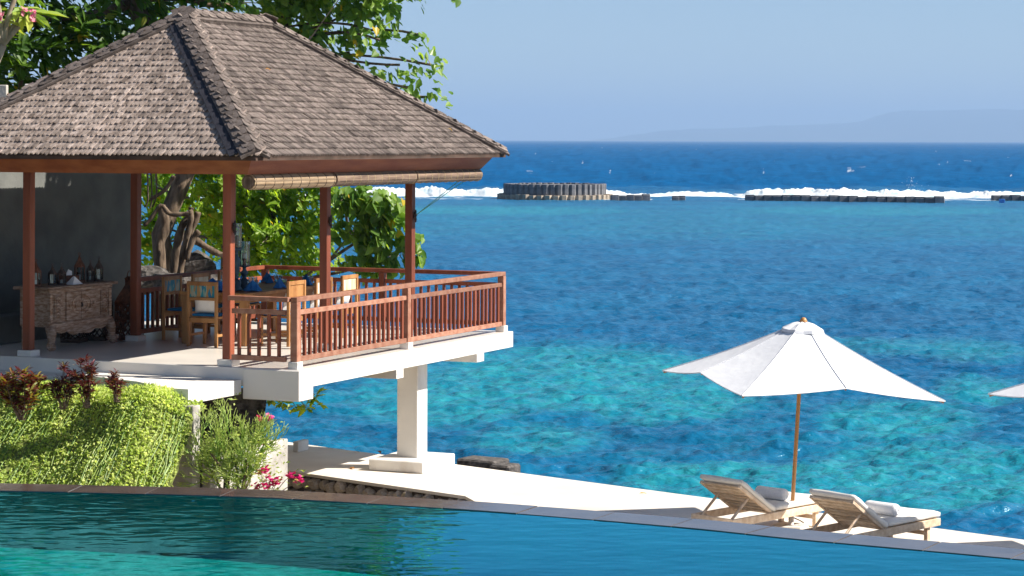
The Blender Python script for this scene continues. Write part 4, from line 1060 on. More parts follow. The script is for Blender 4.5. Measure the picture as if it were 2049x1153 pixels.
LA = Vector((.70, .714, 0)).normalized()
def lounger(F_, label, tl):
    # F_: foot end, right-hand corner on the ground; local y along the length (0 head .. 2 foot), x to the right
    ang = math.atan2(LA.y, LA.x) - math.pi / 2
    head = F_ - LA * 1.98
    root = empty('sun_lounger', (head.x, head.y, TER), ang); prop(root, label, 'sun lounger', None)
    W_ = .70; x0 = -W_; L = 1.98; hz = .85                      # hinge position
    for xx in (x0, -.035):
        b = MB(); b.box(xx, xx + .035, 0, L, .205, .30, .005, t=random.random()); b.build('side_rail', M['lwood'], root)
    for yy in (0.0, L - .03):
        b = MB(); b.box(x0 + .036, -.036, yy, yy + .03, .205, .299, .004, t=random.random()); b.build('end_rail', M['lwood'], root)
    for xx in (x0 + .04, -.095):
        for yy in (.14, L - .24):
            b = MB(); b.box(xx, xx + .055, yy, yy + .07, .001, .285, .004, t=random.random()); b.build('leg', M['lwood'], root)
    for yy in (.155, L - .225):
        b = MB(); b.box(x0 + .096, -.096, yy, yy + .035, .10, .15, .003, t=random.random()); b.build('stretcher', M['lwood'], root)
    for k in range(11):
        yy = hz + .03 + k * .10; b = MB(); b.box(x0 + .037, -.037, yy, yy + .07, .275, .297, .003, t=random.random()); b.build('slat', M['lwood'], root)
    # raised back
    a = math.radians(32); BL = .80
    Mb = Matrix.Translation((0, hz, .30)) @ Matrix.Rotation(-a, 4, 'X') @ Matrix.Rotation(math.pi, 4, 'Z')
    # in back frame: x from 0..W (mirrored), y up along the back, z normal (towards the sitter)
    for xx in (.02, W_ - .06):
        b = MB(); b.box(xx, xx + .04, 0, BL, -.055, -.015, .004, t=random.random()); o = b.build('back_rail', M['lwood'], root); o.matrix_local = Mb
    for k in range(8):
        yy = .03 + k * .10; b = MB(); b.box(.061, W_ - .061, yy, yy + .066, -.045, -.022, .003, t=random.random()); o = b.build('back_slat', M['lwood'], root); o.matrix_local = Mb
    for xx in (.09, W_ - .12):
        b = MB(); p = Mb @ Vector((xx, .50, -.06)); q = Vector((p.x, p.y - .18 + .0, .29)); b.tube([p, (q.x, hz - .86 + .06, .27)], .018, 6); b.build('prop', M['lwood'], root)
    # mattress: two cushions
    def cushion(nx, ny, wx, ly, th):
        V = []; Fc = []
        for k in (0, 1):
            for i in range(nx):
                for j in range(ny):
                    u, v = i / (nx - 1), j / (ny - 1); e = min(1, min(u, 1 - u) * 18, min(v, 1 - v) * 26); zz = th * (.5 + (.5 if k else -.5) * (.55 + .45 * e ** .5))
                    V.append((u * wx, v * ly, zz + (.006 * math.sin(v * 17 + u * 5) if k else 0)))
        n_ = nx * ny
        for i in range(nx - 1):
            for j in range(ny - 1):
                q = i * ny + j; Fc.append((q, q + 1, q + ny + 1, q + ny)); Fc.append((n_ + q, n_ + q + ny, n_ + q + ny + 1, n_ + q + 1))
        for i in range(nx - 1):
            for j in (0, ny - 1): q = i * ny + j; Fc.append((q, q + ny, n_ + q + ny, n_ + q) if j == 0 else (q, n_ + q, n_ + q + ny, q + ny))
        for j in range(ny - 1):
            for i in (0, nx - 1): q = i * ny + j; Fc.append((q, n_ + q, n_ + q + 1, q + 1) if i == 0 else (q, q + 1, n_ + q + 1, n_ + q))
        b = MB(); b.add(V, Fc); return b
    cushion(14, 18, W_ - .03, 1.12, .085).build('seat_cushion', M['mattress'], root, True, loc=(x0 + .015, hz + .02, .302))
    o = cushion(14, 16, W_ - .03, BL + .03, .085).build('back_cushion', M['mattress'], root, True); o.matrix_local = Mb @ Matrix.Translation((.015, 0, -.012))
    # rolled towel lying across the seat
    tw = empty('rolled_towel', root.matrix_basis @ Vector((-W_ / 2, hz + .36, .302 + .088)), ang); prop(tw, tl, 'towel', None)
    b = MB(); L2 = .46; n = 14
    def rp(y, s_):
        return [(y, .082 * s_ * math.cos(q), .082 + .082 * s_ * math.sin(q)) for q in np.linspace(0, 2 * math.pi, n + 1)[:-1]]
    V = []; secs = [(-.23, .75), (-.222, .93), (-.2, 1.0), (0, .985), (.2, 1.0), (.222, .93), (.23, .75)]
    for y, s_ in secs: V += [(y, q * .0 + .078 * s_ * math.cos(a_), .078 + .078 * s_ * math.sin(a_)) for a_, q in zip(np.linspace(0, 2 * math.pi, n + 1)[:-1], range(n))]
    b.add(V, [(j * n + i, j * n + (i + 1) % n, (j + 1) * n + (i + 1) % n, (j + 1) * n + i) for j in range(len(secs) - 1) for i in range(n)] + [tuple(range(n))[::-1], tuple(range((len(secs) - 1) * n, len(secs) * n))])
    b.build('roll', M['towel'], tw, True)
    for sx in (-1, 1):
        b = MB()
        b.tube([(sx * .231, .062 * (1 - k / 22) * math.cos(k * .9), .078 + .062 * (1 - k / 22) * math.sin(k * .9)) for k in range(20)], .007, 5)
        b.build('spiral_edge', M['towel'], tw, True)
F2 = Vector((5.42, 29.42, 0))
lounger(F2, 'wooden sun lounger with white mattress on the open side of the parasol pole', 'rolled white towel on the lounger standing on the open side of the parasol')
lounger(F2 + Vector((-.714, .70, 0)) * 1.74, 'wooden sun lounger with white mattress between parasol pole and pavilion column', 'rolled white towel on the lounger standing between parasol pole and pavilion column')

# ================================================================== GARDEN
def leaf_field(pos, dirs, nrm, size, tmpl, tfaces, asp=None):
    """pos (N,3), dirs (N,3) leaf axis, nrm (N,3) approx normal, size (N,), template verts (k,3)"""
    d = dirs / np.linalg.norm(dirs, axis=1, keepdims=True)
    s_ = np.cross(d, nrm); s_ /= np.linalg.norm(s_, axis=1, keepdims=True) + 1e-9; n_ = np.cross(s_, d)
    T = np.asarray(tmpl); k = len(T)
    V = pos[:, None, :] + size[:, None, None] * (T[None, :, 0, None] * s_[:, None, :] + T[None, :, 1, None] * d[:, None, :] + T[None, :, 2, None] * n_[:, None, :])
    N = len(pos); fl = np.concatenate([np.array(f) for f in tfaces]); cn = np.array([len(f) for f in tfaces])
    FF = (fl[None, :] + (np.arange(N) * k)[:, None]).reshape(-1)
    return V.reshape(-1, 3), FF, np.tile(cn, N)
LEAF_OB = ([(0, 0, 0), (.10, .25, .02), (.21, .66, .05), (0, 1.0, -.04), (-.21, .66, .05), (-.10, .25, .02), (0, .55, -.015)], [(0, 1, 2, 6), (6, 2, 3), (6, 3, 4), (0, 6, 4, 5)])
LEAF_HEART = ([(0, .06, 0), (.28, -.05, .05), (.46, .20, .08), (.30, .62, .03), (0, 1.0, -.12), (-.30, .62, .03), (-.46, .20, .08), (-.28, -.05, .05)], [(0, 1, 2, 3, 4), (0, 4, 5, 6, 7)])
LEAF_LONG = ([(0, 0, 0), (.11, .35, .03), (.10, .7, .02), (0, 1, -.08), (-.10, .7, .02), (-.11, .35, .03), (0, .5, -.02)], [(0, 1, 2, 6), (6, 2, 3), (6, 3, 4), (0, 6, 4, 5)])
LEAF_SMALL = ([(0, 0, 0), (.28, .5, .06), (0, 1, -.05), (-.28, .5, .06)], [(0, 1, 2), (0, 2, 3)])
def rand_unit(n): v = rng.normal(size=(n, 3)); return v / np.linalg.norm(v, axis=1, keepdims=True)
SUNV = np.array(SUN)
def rosettes(centers, k, size, tmpl, up=(0, 0, 1), spread=.9, droop=.0, jit=.05, axis=None):
    C = np.repeat(centers, k, 0); n = len(C)
    ax = np.repeat(axis if axis is not None else (np.array(up)[None, :] + .6 * rand_unit(len(centers))), k, 0)
    ax = ax / np.linalg.norm(ax, axis=1, keepdims=True)
    r_ = rand_unit(n); side = r_ - ax * np.sum(r_ * ax, 1, keepdims=True); side /= np.linalg.norm(side, axis=1, keepdims=True)
    d = ax * (1 - spread) * rng.uniform(.3, 1.6, (n, 1)) + side * spread; d[:, 2] -= droop * rng.uniform(.2, 1.2, n)
    nn = ax + .35 * rand_unit(n) + np.array([[0, 0, .25]])
    return leaf_field(C + rng.normal(size=(n, 3)) * jit, d, nn, rng.uniform(.7, 1.2, n) * size, *tmpl), n
def crown(name, parts, m, parent, tint_fn=None, kind='stuff'):
    Vs, Fs, Cs, Ts = [], [], [], []; off = 0
    for (V, FF, cn), n in parts:
        Vs.append(V); Fs.append(FF + off); Cs.append(cn); off += len(V); per = len(cn) // n
        t_ = np.clip(rng.beta(2.2, 2.2, n), 0, .94); y = rng.random(n); t_ = np.where(y > .985, 1.0, t_); Ts.append(np.repeat(t_, per))
    o = link(name, np_mesh(name, np.concatenate(Vs), np.concatenate(Fs), np.concatenate(Cs), m, np.concatenate(Ts)), parent); prop(o, kind=kind); return o
def limb_mesh(b, p, q, r0, r1, n=7, seg=5, wob=.12, sag=0):
    p, q = Vector(p), Vector(q); L = (q - p).length; pts = []; rad = []
    o1, o2 = Vector(rand_unit(1)[0]), Vector(rand_unit(1)[0])
    for i in range(seg + 1):
        t = i / seg; x = p.lerp(q, t) + (o1 * math.sin(t * math.pi) + o2 * math.sin(2 * t * math.pi) * .5) * wob * L; x.z -= sag * math.sin(math.pi * t); pts.append(x); rad.append(r0 + (r1 - r0) * t)
    b.tube(pts, rad, n); return pts
def blob_pts(blobs, dens):
    out = []
    for (px, py, D, rx, rz, ry) in blobs:
        c = at_d(px, py, D); n = max(3, int(dens * rx * rz * ry * 4)); p = rand_unit(n) * (rng.random((n, 1)) ** .42); out.append(np.array(c)[None, :] + p * np.array([[rx, ry, rz]]))
    return np.concatenate(out)
def tree(name, label, trunk, limbs_to, m, parts, hub, twigs, tw_r=.012):
    root = empty(name, trunk[0][0]); prop(root, label, 'tree'); o0 = Vector(trunk[0][0])
    b = MB(); b.tube([Vector(p) - o0 for p, r in trunk], [r for p, r in trunk], 12)
    tr = b.build('trunk', M['bark'], root, True)
    nodes = [(Vector(p) - o0, r) for p, r in trunk[max(1, len(trunk) // 2):]]
    for q, r in limbs_to:
        q = Vector(q) - o0; base, br = min(nodes[:max(2, len(trunk))], key=lambda t: (t[0] - q).length + .5 * max(0, t[0].z - q.z))
        b = MB(); pts = limb_mesh(b, base, q, min(r, br * .8), r * .4, 8, 7, .07); b.build('limb', M['bark'], root, True)
        nodes += [(p, r * .5) for p in pts[2:]]
    b = MB()
    for c in twigs:
        c = Vector(c) - o0; base, br = min(nodes, key=lambda t: (t[0] - c).length)
        limb_mesh(b, base, c, min(.03, br * .6) if (c - base).length > .8 else tw_r * 1.2, tw_r * .5, 4, 3, .10)
    prop(b.build('twigs', M['twig'], root), kind='stuff')
    P2 = []
    for (V, FF, cn), n in parts: P2.append(((V - np.array(o0)[None, :], FF, cn), n))
    crown('crown', P2, m, root); return root
# --- big dark almond tree behind the roof
al_bl = [(60, 40, 41.5, 1.3, 1.2, 1.0), (200, 60, 42, 1.3, 1.0, 1.2), (340, -60, 42.5, 1.3, 1.2, 1.2), (40, 190, 42, 1.1, .7, .8), (170, 160, 43, 1.2, .6, .8), (300, 60, 43.5, 1.1, .8, 1.0), (120, -120, 42, 1.5, 1.1, 1.3), (-120, 20, 41, 1.5, 1.5, 1.2), (250, -230, 42.5, 1.6, 1.2, 1.4), (430, -190, 42.5, 1.4, 1.2, 1.3), (60, -330, 42, 1.7, 1.3, 1.4), (330, -400, 42.5, 1.7, 1.3, 1.4), (-140, -220, 41, 1.6, 1.4, 1.3), (180, -520, 42, 1.6, 1.2, 1.4), (-60, -560, 42, 1.6, 1.2, 1.4), (420, -580, 42.5, 1.4, 1.1, 1.2), (470, 10, 43.5, .9, .6, .8), (300, -720, 42, 1.4, .9, 1.2), (60, -760, 42, 1.5, .9, 1.2), (-60, 140, 43, 1.2, 1.0, 1.0)]
al_c = np.concatenate([blob_pts(al_bl, 15.0)] + [np.array(l2w(-2.2, yy, 6.1))[None, :] + rand_unit(70) * (rng.random((70, 1)) ** .4) * np.array([[.8, .9, .5]]) for yy in (5.4, 6.4, 7.4)])
base = at_d(322, 560, 41.0); bz = DECK - .6
tk = [(Vector((base.x, 41.3, bz - .3)), .22), (at_d(330, 540, 41.3), .19), (at_d(322, 470, 41.3), .17), (at_d(345, 410, 41.3), .16), (at_d(372, 345, 41.4), .17), (at_d(350, 240, 41.7), .17), (at_d(310, 120, 42), .15), (at_d(270, 0, 42.2), .16), (at_d(230, -150, 42.2), .13), (at_d(200, -330, 42.2), .10), (at_d(190, -480, 42.2), .06)]
tree('almond_tree', 'big dark broadleaved tree with twisted trunk rising behind the pavilion roof', tk, [(at_d(px, py, D), .11) for px, py, D, *_ in al_bl], M['almond'],
     [rosettes(al_c, 8, .29, LEAF_OB, up=(.55, -.35, .7), spread=.85, droop=.25, jit=.06)], None, al_c[::14])
# twisted lower stems of the same tree read as a separate multi-stemmed trunk
def stems():
    root = empty('twisted_stems', (base.x, 40.6, bz - .2)); prop(root, 'tangle of pale cut and twisted stems at the foot of the big tree', 'tree stump'); o0 = Vector((base.x, 40.6, bz - .2))
    S_ = [([(330, 590), (318, 500), (330, 450), (322, 412)], 40.5, (.16, .14, .13, .11)), ([(345, 590), (352, 510), (362, 460), (378, 432), (383, 415)], 40.3, (.12, .11, .10, .075, .06)), ([(356, 580), (368, 500), (380, 450), (382, 425), (374, 428), (340, 428), (322, 412), (300, 440), (288, 452)], 40.1, (.09, .08, .075, .065, .06, .06, .055, .05, .045)), ([(372, 520), (386, 480), (398, 462)], 40.0, (.07, .075, .075)), ([(378, 470), (392, 440), (396, 424)], 40.2, (.075, .08, .08)), ([(390, 480), (430, 505), (470, 520), (490, 560)], 40.6, (.09, .08, .06, .04)), ([(295, 345), (296, 400), (289, 415)], 40.0, (.02, .02, .018)), ([(302, 345), (304, 395), (300, 418)], 39.9, (.02, .02, .018)), ([(312, 345), (313, 390), (305, 415)], 39.8, (.022, .02, .018)), ([(348, 352), (330, 380), (300, 400)], 40.2, (.05, .05, .04))]
    for pts, D, rr in S_:
        b = MB(); P = [at_d(px, py, D) - o0 for px, py in pts]; Q = []; R_ = []
        for i in range(len(P) - 1):
            p0, p1, p2, p3 = P[max(i - 1, 0)], P[i], P[i + 1], P[min(i + 2, len(P) - 1)]
            for k in range(5):
                t = k / 5; Q.append(.5 * ((2 * p1) + (-p0 + p2) * t + (2 * p0 - 5 * p1 + 4 * p2 - p3) * t * t + (-p0 + 3 * p1 - 3 * p2 + p3) * t ** 3)); R_.append(rr[i] * (1 - t) + rr[i + 1] * t)
        Q.append(P[-1]); R_.append(rr[-1]); b.tube(Q, [q_ * .72 * (1 + .12 * math.sin(i_ * 1.7)) for i_, q_ in enumerate(R_)], 10); b.build('stem', M['bark'], root, True)
stems()
# boulders at its foot
def boulder(px, py, D, r, label):
    n, m_ = 12, 8; b = MB(); V = []
    sd = random.randrange(1000)
    for j in range(m_ + 1):
        for i in range(n):
            th, ph = math.pi * j / m_, 2 * math.pi * i / n; d = Vector((math.sin(th) * math.cos(ph), math.sin(th) * math.sin(ph), math.cos(th)))
            k = .75 + .5 * float(vnoise(d.x * 1.8 + 9 + d.z, d.y * 1.8 + 5 + d.z * 1.3, sd)); V.append((d.x * r * k * 1.25, d.y * r * k, d.z * r * k * .8))
    Fc = [(j * n + i, j * n + (i + 1) % n, (j + 1) * n + (i + 1) % n, (j + 1) * n + i)[::-1] for j in range(m_) for i in range(n)]
    b.add(V, Fc); o = b.build('boulder', M['lava'], None, False, loc=at_d(px, py, D)); prop(o, label, 'boulder', 'boulders at the foot of the big tree')
for px, py, D, r in ((296, 560, 40.0, .30), (340, 568, 39.8, .26), (395, 530, 40.8, .30), (372, 568, 39.7, .22), (425, 562, 40.6, .24)):
    boulder(px, py, D, r, 'rough dark boulder at the foot of the big twisted tree')

# --- portia tree: heart leaves to the right, over the roof and behind the deck
po_bl = [(560, 40, 42, .9, .7, .7), (640, 60, 42, .8, .8, .7), (660, 140, 42, .5, .5, .5), (600, -60, 42, 1.0, .9, .8), (720, -20, 41.5, .8, .6, .6), (760, 10, 41.5, .6, .5, .5), (740, 60, 41.3, .42, .40, .4), (830, -10, 41.5, .5, .35, .4), (900, -20, 41.5, .35, .25, .3), (690, 200, 42, .35, .3, .3), (840, 70, 41.2, .34, .22, .3), (760, 80, 41.2, .34, .26, .3), (800, 130, 41.2, .38, .25, .3), (862, 130, 41.2, .36, .24, .3), (740, 150, 41.4, .34, .25, .3), (815, 175, 41.2, .34, .24, .3), (870, 195, 41.2, .32, .22, .25), (700, 105, 41.8, .36, .3, .3), (560, -220, 42, 1.2, 1.0, .9), (720, -180, 41.5, 1.1, .8, .8), (840, -150, 41.5, .8, .7, .6), (640, -380, 42, 1.3, .9, 1.0), (820, -360, 41.5, 1.0, .8, .8), (560, -520, 42, 1.3, .9, 1.0), (740, -540, 41.8, 1.2, .8, .9), (880, -500, 41.5, .7, .6, .6), (650, -680, 42, 1.2, .8, .9), (840, -650, 41.8, .9, .6, .7), (530, 120, 43, .7, .5, .5), (930, -260, 41.5, .45, .4, .4)]
po_c = blob_pts(po_bl, 42.0)
ptk = [(Vector((at_d(455, 560, 42.4).x, 42.4, bz - .6)), .20), (at_d(462, 480, 42.4), .17), (at_d(480, 380, 42.4), .16), (at_d(510, 240, 42.4), .15), (at_d(550, 100, 42.3), .13), (at_d(600, -60, 42.2), .11), (at_d(640, -240, 42.1), .09), (at_d(660, -420, 42.1), .07), (at_d(670, -560, 42.1), .04)]
tree('portia_tree', 'bright green heart leaved tree reaching past the roof towards the sea', ptk, [(at_d(px, py, D), .055) for px, py, D, *_ in po_bl], M['portia'],
     [rosettes(po_c, 6, .155, LEAF_HEART, up=(.75, -.5, .45), spread=.8, droop=.55, jit=.07)], None, po_c[::14], .009)
# --- shrubs behind the deck, seen under the eave
sh_bl = [(430, 400, 41.5, .6, .5, .6), (410, 370, 42.5, .6, .4, .5), (520, 400, 41.5, .8, .45, .6), (600, 410, 41.5, .6, .45, .5), (540, 470, 41.2, .75, .5, .6), (620, 470, 41.5, .5, .5, .5), (470, 450, 42, .55, .5, .5), (560, 520, 41.5, .7, .4, .6), (630, 520, 41.8, .5, .35, .5), (480, 520, 42, .5, .35, .5), (330, 390, 43.5, .6, .6, .5), (430, 470, 43.2, .5, .5, .4), (500, 360, 42.5, .9, .35, .6), (590, 365, 42, .8, .3, .5), (300, 370, 43, .5, .4, .4), (300, 440, 43.2, .35, .5, .4), (312, 500, 43.2, .4, .4, .4), (400, 430, 43.4, .6, .5, .4), (640, 400, 41.6, .5, .4, .4), (560, 440, 41.4, .6, .4, .5)]
sh_c = blob_pts(sh_bl, 82.0)
stk = [(Vector((at_d(500, 560, 41.9).x, 41.9, bz - .9)), .10), (at_d(505, 540, 41.9), .09), (at_d(520, 480, 41.8), .07), (at_d(540, 430, 41.7), .05), (at_d(560, 390, 41.7), .03)]
tree('sea_lettuce_bush', 'sunlit yellow green bush with spoon leaves behind the dining table', stk, [(at_d(px, py, D), .04) for px, py, D, *_ in sh_bl], M['bright'],
     [rosettes(sh_c, 8, .19, LEAF_OB, up=(.75, -.5, .5), spread=.75, droop=.1, jit=.03)], None, sh_c[::10], .010)
# --- hibiscus with large leaves beside the far posts: leaves that can be told apart are parts
def hibiscus():
    bl = [(700, 400, 41.0, .45, .25, .4), (760, 410, 41.0, .5, .3, .4), (690, 460, 41.2, .4, .35, .4), (750, 470, 41.0, .45, .35, .4), (720, 520, 41.2, .45, .25, .4), (780, 520, 41.0, .35, .22, .3), (820, 480, 40.8, .22, .2, .25), (825, 512, 40.8, .18, .15, .2), (780, 445, 41.0, .3, .25, .3), (670, 530, 41.4, .4, .2, .4), (770, 545, 41.1, .45, .14, .3)]
    C = blob_pts(bl, 1150.0); C = C[rng.permutation(len(C))]; C = C[np.argsort(C[:, 1])]; C2 = C[290:760]; C = C[:290]; n = len(C)
    o0 = Vector((at_d(560, 600, 41.8).x, 41.8, bz - 1.0)); root = empty('sea_hibiscus', o0); prop(root, 'bush with large round drooping leaves between the two seaward posts', 'bush')
    nodes = []
    for q in ([(560, 600), (600, 560), (660, 520), (700, 470), (740, 420)], [(600, 560), (680, 545), (740, 530), (800, 500), (825, 485)], [(660, 520), (720, 480), (770, 450)], [(700, 470), (690, 420), (710, 390)]):
        P = [at_d(px, py, 41.5 - .3 * i / len(q)) - o0 for i, (px, py) in enumerate(q)]
        b = MB(); b.tube(P, [.035 - .025 * i / len(P) for i in range(len(P))], 6); b.build('branch', M['bark'], root, True); nodes += P
        for a, c in zip(P, P[1:]): nodes += [a.lerp(c, .33), a.lerp(c, .66)]
    b = MB()
    for c in C[::2]:
        c = Vector(c) - o0; a = min(nodes, key=lambda t: (t - c).length); limb_mesh(b, a, c, .010, .004, 4, 3, .08)
    prop(b.build('twigs', M['twig'], root), kind='stuff')
    var = []
    for i in range(9):
        T = np.array(LEAF_HEART[0]) * 1.0; T[:, 2] *= rng.uniform(.5, 1.8); T[:, 0] *= rng.uniform(.85, 1.1)
        me = np_mesh('leaf', T, np.concatenate([np.array(f) for f in LEAF_HEART[1]]), [5, 5], M['portia'], [(i + .5) / 9.6 if i < 8 else 1.0] * 2); var.append(me)
    P2 = rosettes(C2, 1, .18, LEAF_HEART, up=(.8, -.55, .4), spread=.8, droop=.7, jit=.03); (V, FF, cn), nn_ = P2
    crown('foliage', [((V - np.array(o0)[None], FF, cn), nn_)], M['portia'], root)
    for c in C:
        d = Vector((SUN.x * .3, SUN.y * .3 - .15, -.55)) + Vector(rand_unit(1)[0]) * .55; d.normalize(); nn = (Vector((.8, -.55, .4)) + Vector(rand_unit(1)[0]) * .45)
        s_ = d.cross(nn).normalized(); n2 = s_.cross(d)
        Mx = Matrix((s_, d, n2)).transposed().to_4x4(); k = random.uniform(.14, .22)
        o = link('leaf', var[min(8, int(random.random() * 8.15))], root); o.matrix_local = Matrix.Translation(Vector(c) - o0) @ Mx @ Matrix.Scale(k, 4)
hibiscus()
# twigs with leaves hanging below the deck corner
cl_c = np.array([at_d(px, py, 33.5) for px, py in ((545, 800), (565, 805), (590, 812), (612, 815), (625, 800), (630, 790), (638, 808))])
o0 = Vector(at_d(560, 770, 33.6)); rt = empty('hanging_vine', o0); prop(rt, 'yellow green leafy vine hanging below the deck corner beam', 'vine')
b = MB(); 
for c in cl_c: limb_mesh(b, (0, 0, .15), Vector(c) - o0, .012, .006, 5, 4, .06)
b.build('stem', M['twig'], rt)
(V, FF, cn), n = rosettes(cl_c, 9, .17, LEAF_OB, spread=.8, droop=.5, jit=.02); crown('foliage', [((V - np.array(o0)[None], FF, cn), n)], M['bright'], rt)

# --- slab bridge, retaining walls, lawn
gl = dict(loc=l2w(0, 0), rot=(0, 0, -TH))
b = MB(); b.prism([(-.80, -.10), (-3.4, -.10), (-3.4, -.40), (-1.95, -.90), (-1.10, -1.45), (-.80, -1.45)][::-1], -.355, -.16); o = b.build('step_slab', M['white'], None, **gl); prop(o, 'broad white concrete step in front of the pavilion deck', 'step')
b = MB(); b.box(-3.42, -6.6, -.10, -.45, -.355, -.20, .008); o = b.build('step_slab', M['white'], None, **gl); prop(o, 'narrow white step along the shaded foot of the deck', 'step')
b = MB(); b.box(-.62, -1.02, -1.44, -1.62, -2.2, -.357, .01); b.box(-1.02, -7.5, -1.46, -1.64, -2.2, -.62, .01); o = b.build('retaining_wall', M['concrete'], None, **gl); prop(o, 'grey concrete wall end beside the trailing creeper', 'wall')
b = MB(); V = []; nx, ny = 40, 12
for j in range(ny):
    for i in range(nx): x = -1.0 - 7.0 * i / (nx - 1); y = -1.5 + 1.45 * j / (ny - 1); V.append((x, y, -.30 + .05 * float(fbm(x * 2, y * 2, 3))))
b.add(V, [(j * nx + i, (j) * nx + i + 1, (j + 1) * nx + i + 1, (j + 1) * nx + i)[::-1] for j in range(ny - 1) for i in range(nx - 1)]); o = b.build('lawn', M['lawn'], None, True, **gl); prop(o, kind='structure')
# grass blades on the lawn
n = 9000; gx = rng.uniform(-8, -1.05, n); gy = rng.uniform(-1.5, -.35, n); P = np.stack([gx, gy, np.full(n, -.275)], -1)
dd = np.stack([rng.normal(0, .4, n), rng.normal(0, .4, n), np.ones(n)], -1)
(V, FF, cn) = leaf_field(P, dd, rand_unit(n), rng.uniform(.03, .07, n), [(-.08, 0, 0), (.08, 0, 0), (0, 1, 0)], [(0, 1, 2)])
o = link('grass', np_mesh('grass', V, FF, cn, M['hedge'], rng.random(n)), None, l2w(0, 0), (0, 0, -TH)); prop(o, 'short lawn grass beside the pavilion step', 'grass', kind='stuff')
for x, y, w_, d_, lb in ((-4.05, -.95, .62, .36, 'flat white stepping stone in the lawn nearest the deck step'), (-4.35, -1.32, .55, .30, 'flat white stepping stone in the lawn beside the red crotons'), (-5.3, -1.25, .60, .30, 'flat white stepping stone in the lawn behind the yellow croton')):
    b = MB(); b.box(x - w_ / 2, x + w_ / 2, y - d_ / 2, y + d_ / 2, -.30, -.195, .01); o = b.build('stepping_stone', M['paving'], None, **gl); prop(o, lb, 'stepping stone')
# rock bank under the deck
b = MB(); V = []; nx, nz = 60, 24
for j in range(nz):
    for i in range(nx): x = -.82 - 7 * i / (nx - 1); z = -2.5 + 2.15 * j / (nz - 1); V.append((x, .25 + .55 * float(fbm(x * 2.2, z * 2.2, 12)) - .25 * (1 - j / (nz - 1)), z))
b.add(V, [(j * nx + i, j * nx + i + 1, (j + 1) * nx + i + 1, (j + 1) * nx + i) for j in range(nz - 1) for i in range(nx - 1)]); o = b.build('rock_bank', M['lava'], None, False, **gl); prop(o, 'dark rock face in the shade under the deck step', 'rock')
b = MB(); b.box(-.50, -.62, -1.40, .66, -2.6, -1.03, .012); o = b.build('low_wall', M['concrete'], None, **gl); prop(o, 'pale mottled low wall behind the pencil bush', 'wall')
b = MB(); b.box(0, .10, 0, .35, 0, .17, .01); p = at_z(586, 905, TER); o = b.build('kerb_block', M['white'], None, loc=(p.x, p.y, TER + .002), rot=(0, 0, -TH)); prop(o, 'small white kerb block on the terrace behind the low wall', 'kerb')
# lava blocks in the sea past the terrace
p = at_z(912, 910, TER); b = MB()
b.box(0, .72, 0, .5, -2.3, -.05, .03); o = b.build('lava_block', M['lava'], None, loc=(p.x, p.y, TER - .01), rot=(0, 0, -.55)); prop(o, 'rough grey lava stone block beyond the column footing at the water', 'rock')
p = at_z(978, 921, TER); b = MB(); b.box(0, .36, 0, .4, -2.3, .0, .03); o = b.build('lava_block', M['lava'], None, loc=(p.x, p.y, TER - .07), rot=(0, 0, -.55)); prop(o, 'smaller square lava stone at the end of the lava block', 'rock')

# --- trailing creeper hedge
def creeper():
    root = empty('creeper_hedge', l2w(-3.5, -2.0, -1.6), -TH); prop(root, 'bright green trailing creeper hanging over the garden wall', 'creeper'); off = Vector((-3.5, -2.0, -1.6))
    nx, nz = 90, 40; V = []
    def surf(u, v):                       # u along, v from lawn edge down
        x = -.33 - 7.1 * u; end = max(0, 1 - u / .16)
        top = -.23 - .26 * end ** 1.8 + .03 * math.sin(u * 21) - .10 * u
        x -= .42 * end * (1 - v) ** 1.2
        b_ = .17 * float(fbm(x * 1.5, v * 4, 6)) * 2 - .17
        if v < .3: t = v / .3; y = -1.35 - .62 * t; z = top + .05 * math.sin(t * math.pi) - .10 * t ** 2
        else: t = (v - .3) / .7; y = -1.97 - 1.75 * t + .10 * math.sin(t * 3.1) ; z = top - .10 - 1.25 * t - .35 * t * t
        y += .35 * end ** 1.5
        return Vector((x, y - b_, z + b_ * .5))
    for j in range(nz):
        for i in range(nx): V.append(surf(i / (nx - 1), j / (nz - 1)) - off)
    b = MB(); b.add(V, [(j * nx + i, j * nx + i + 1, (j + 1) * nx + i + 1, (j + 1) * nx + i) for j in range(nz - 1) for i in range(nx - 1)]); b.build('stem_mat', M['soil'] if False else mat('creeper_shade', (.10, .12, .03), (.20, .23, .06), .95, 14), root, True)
    n = 42000; U = rng.random(n); Vv = rng.random(n) ** .9
    P = np.array([surf(u, v) - off for u, v in zip(U, Vv)]); 
    lift = rng.uniform(-.01, .07, n); P[:, 1] -= lift; P[:, 2] += np.where(Vv < .3, lift, 0)
    hang = np.where(Vv[:, None] > .3, np.array([[0, -.55, -.35]]), np.array([[0, -.2, .15]]))
    dd = hang + rand_unit(n) * .75; nn = np.array([[.65, .30, .70]]) + rand_unit(n) * .5
    Vm, FF, cn = leaf_field(P, dd, nn, rng.uniform(.034, .066, n), *LEAF_SMALL); 
    # strands share a colour
    tint = np.clip(.5 + .35 * (vnoise(U * 60, Vv * 3, 2) - .5) * 2 + rng.normal(0, .18, n), 0, 1)
    o = link('leaves', np_mesh('leaves', Vm, FF, cn, M['hedge'], np.repeat(tint, 2)), root); prop(o, kind='stuff')
    b = MB()
    for k in range(150):
        u = random.random(); pts = [surf(u + .004 * math.sin(j * 1.3 + k), .25 + j * .075) - off + Vector((0, -.05 - random.random() * .03, 0)) for j in range(10)]; b.tube(pts, .0045, 4, random.random())
    prop(b.build('strands', M['greentwig'], root), kind='stuff')
creeper()

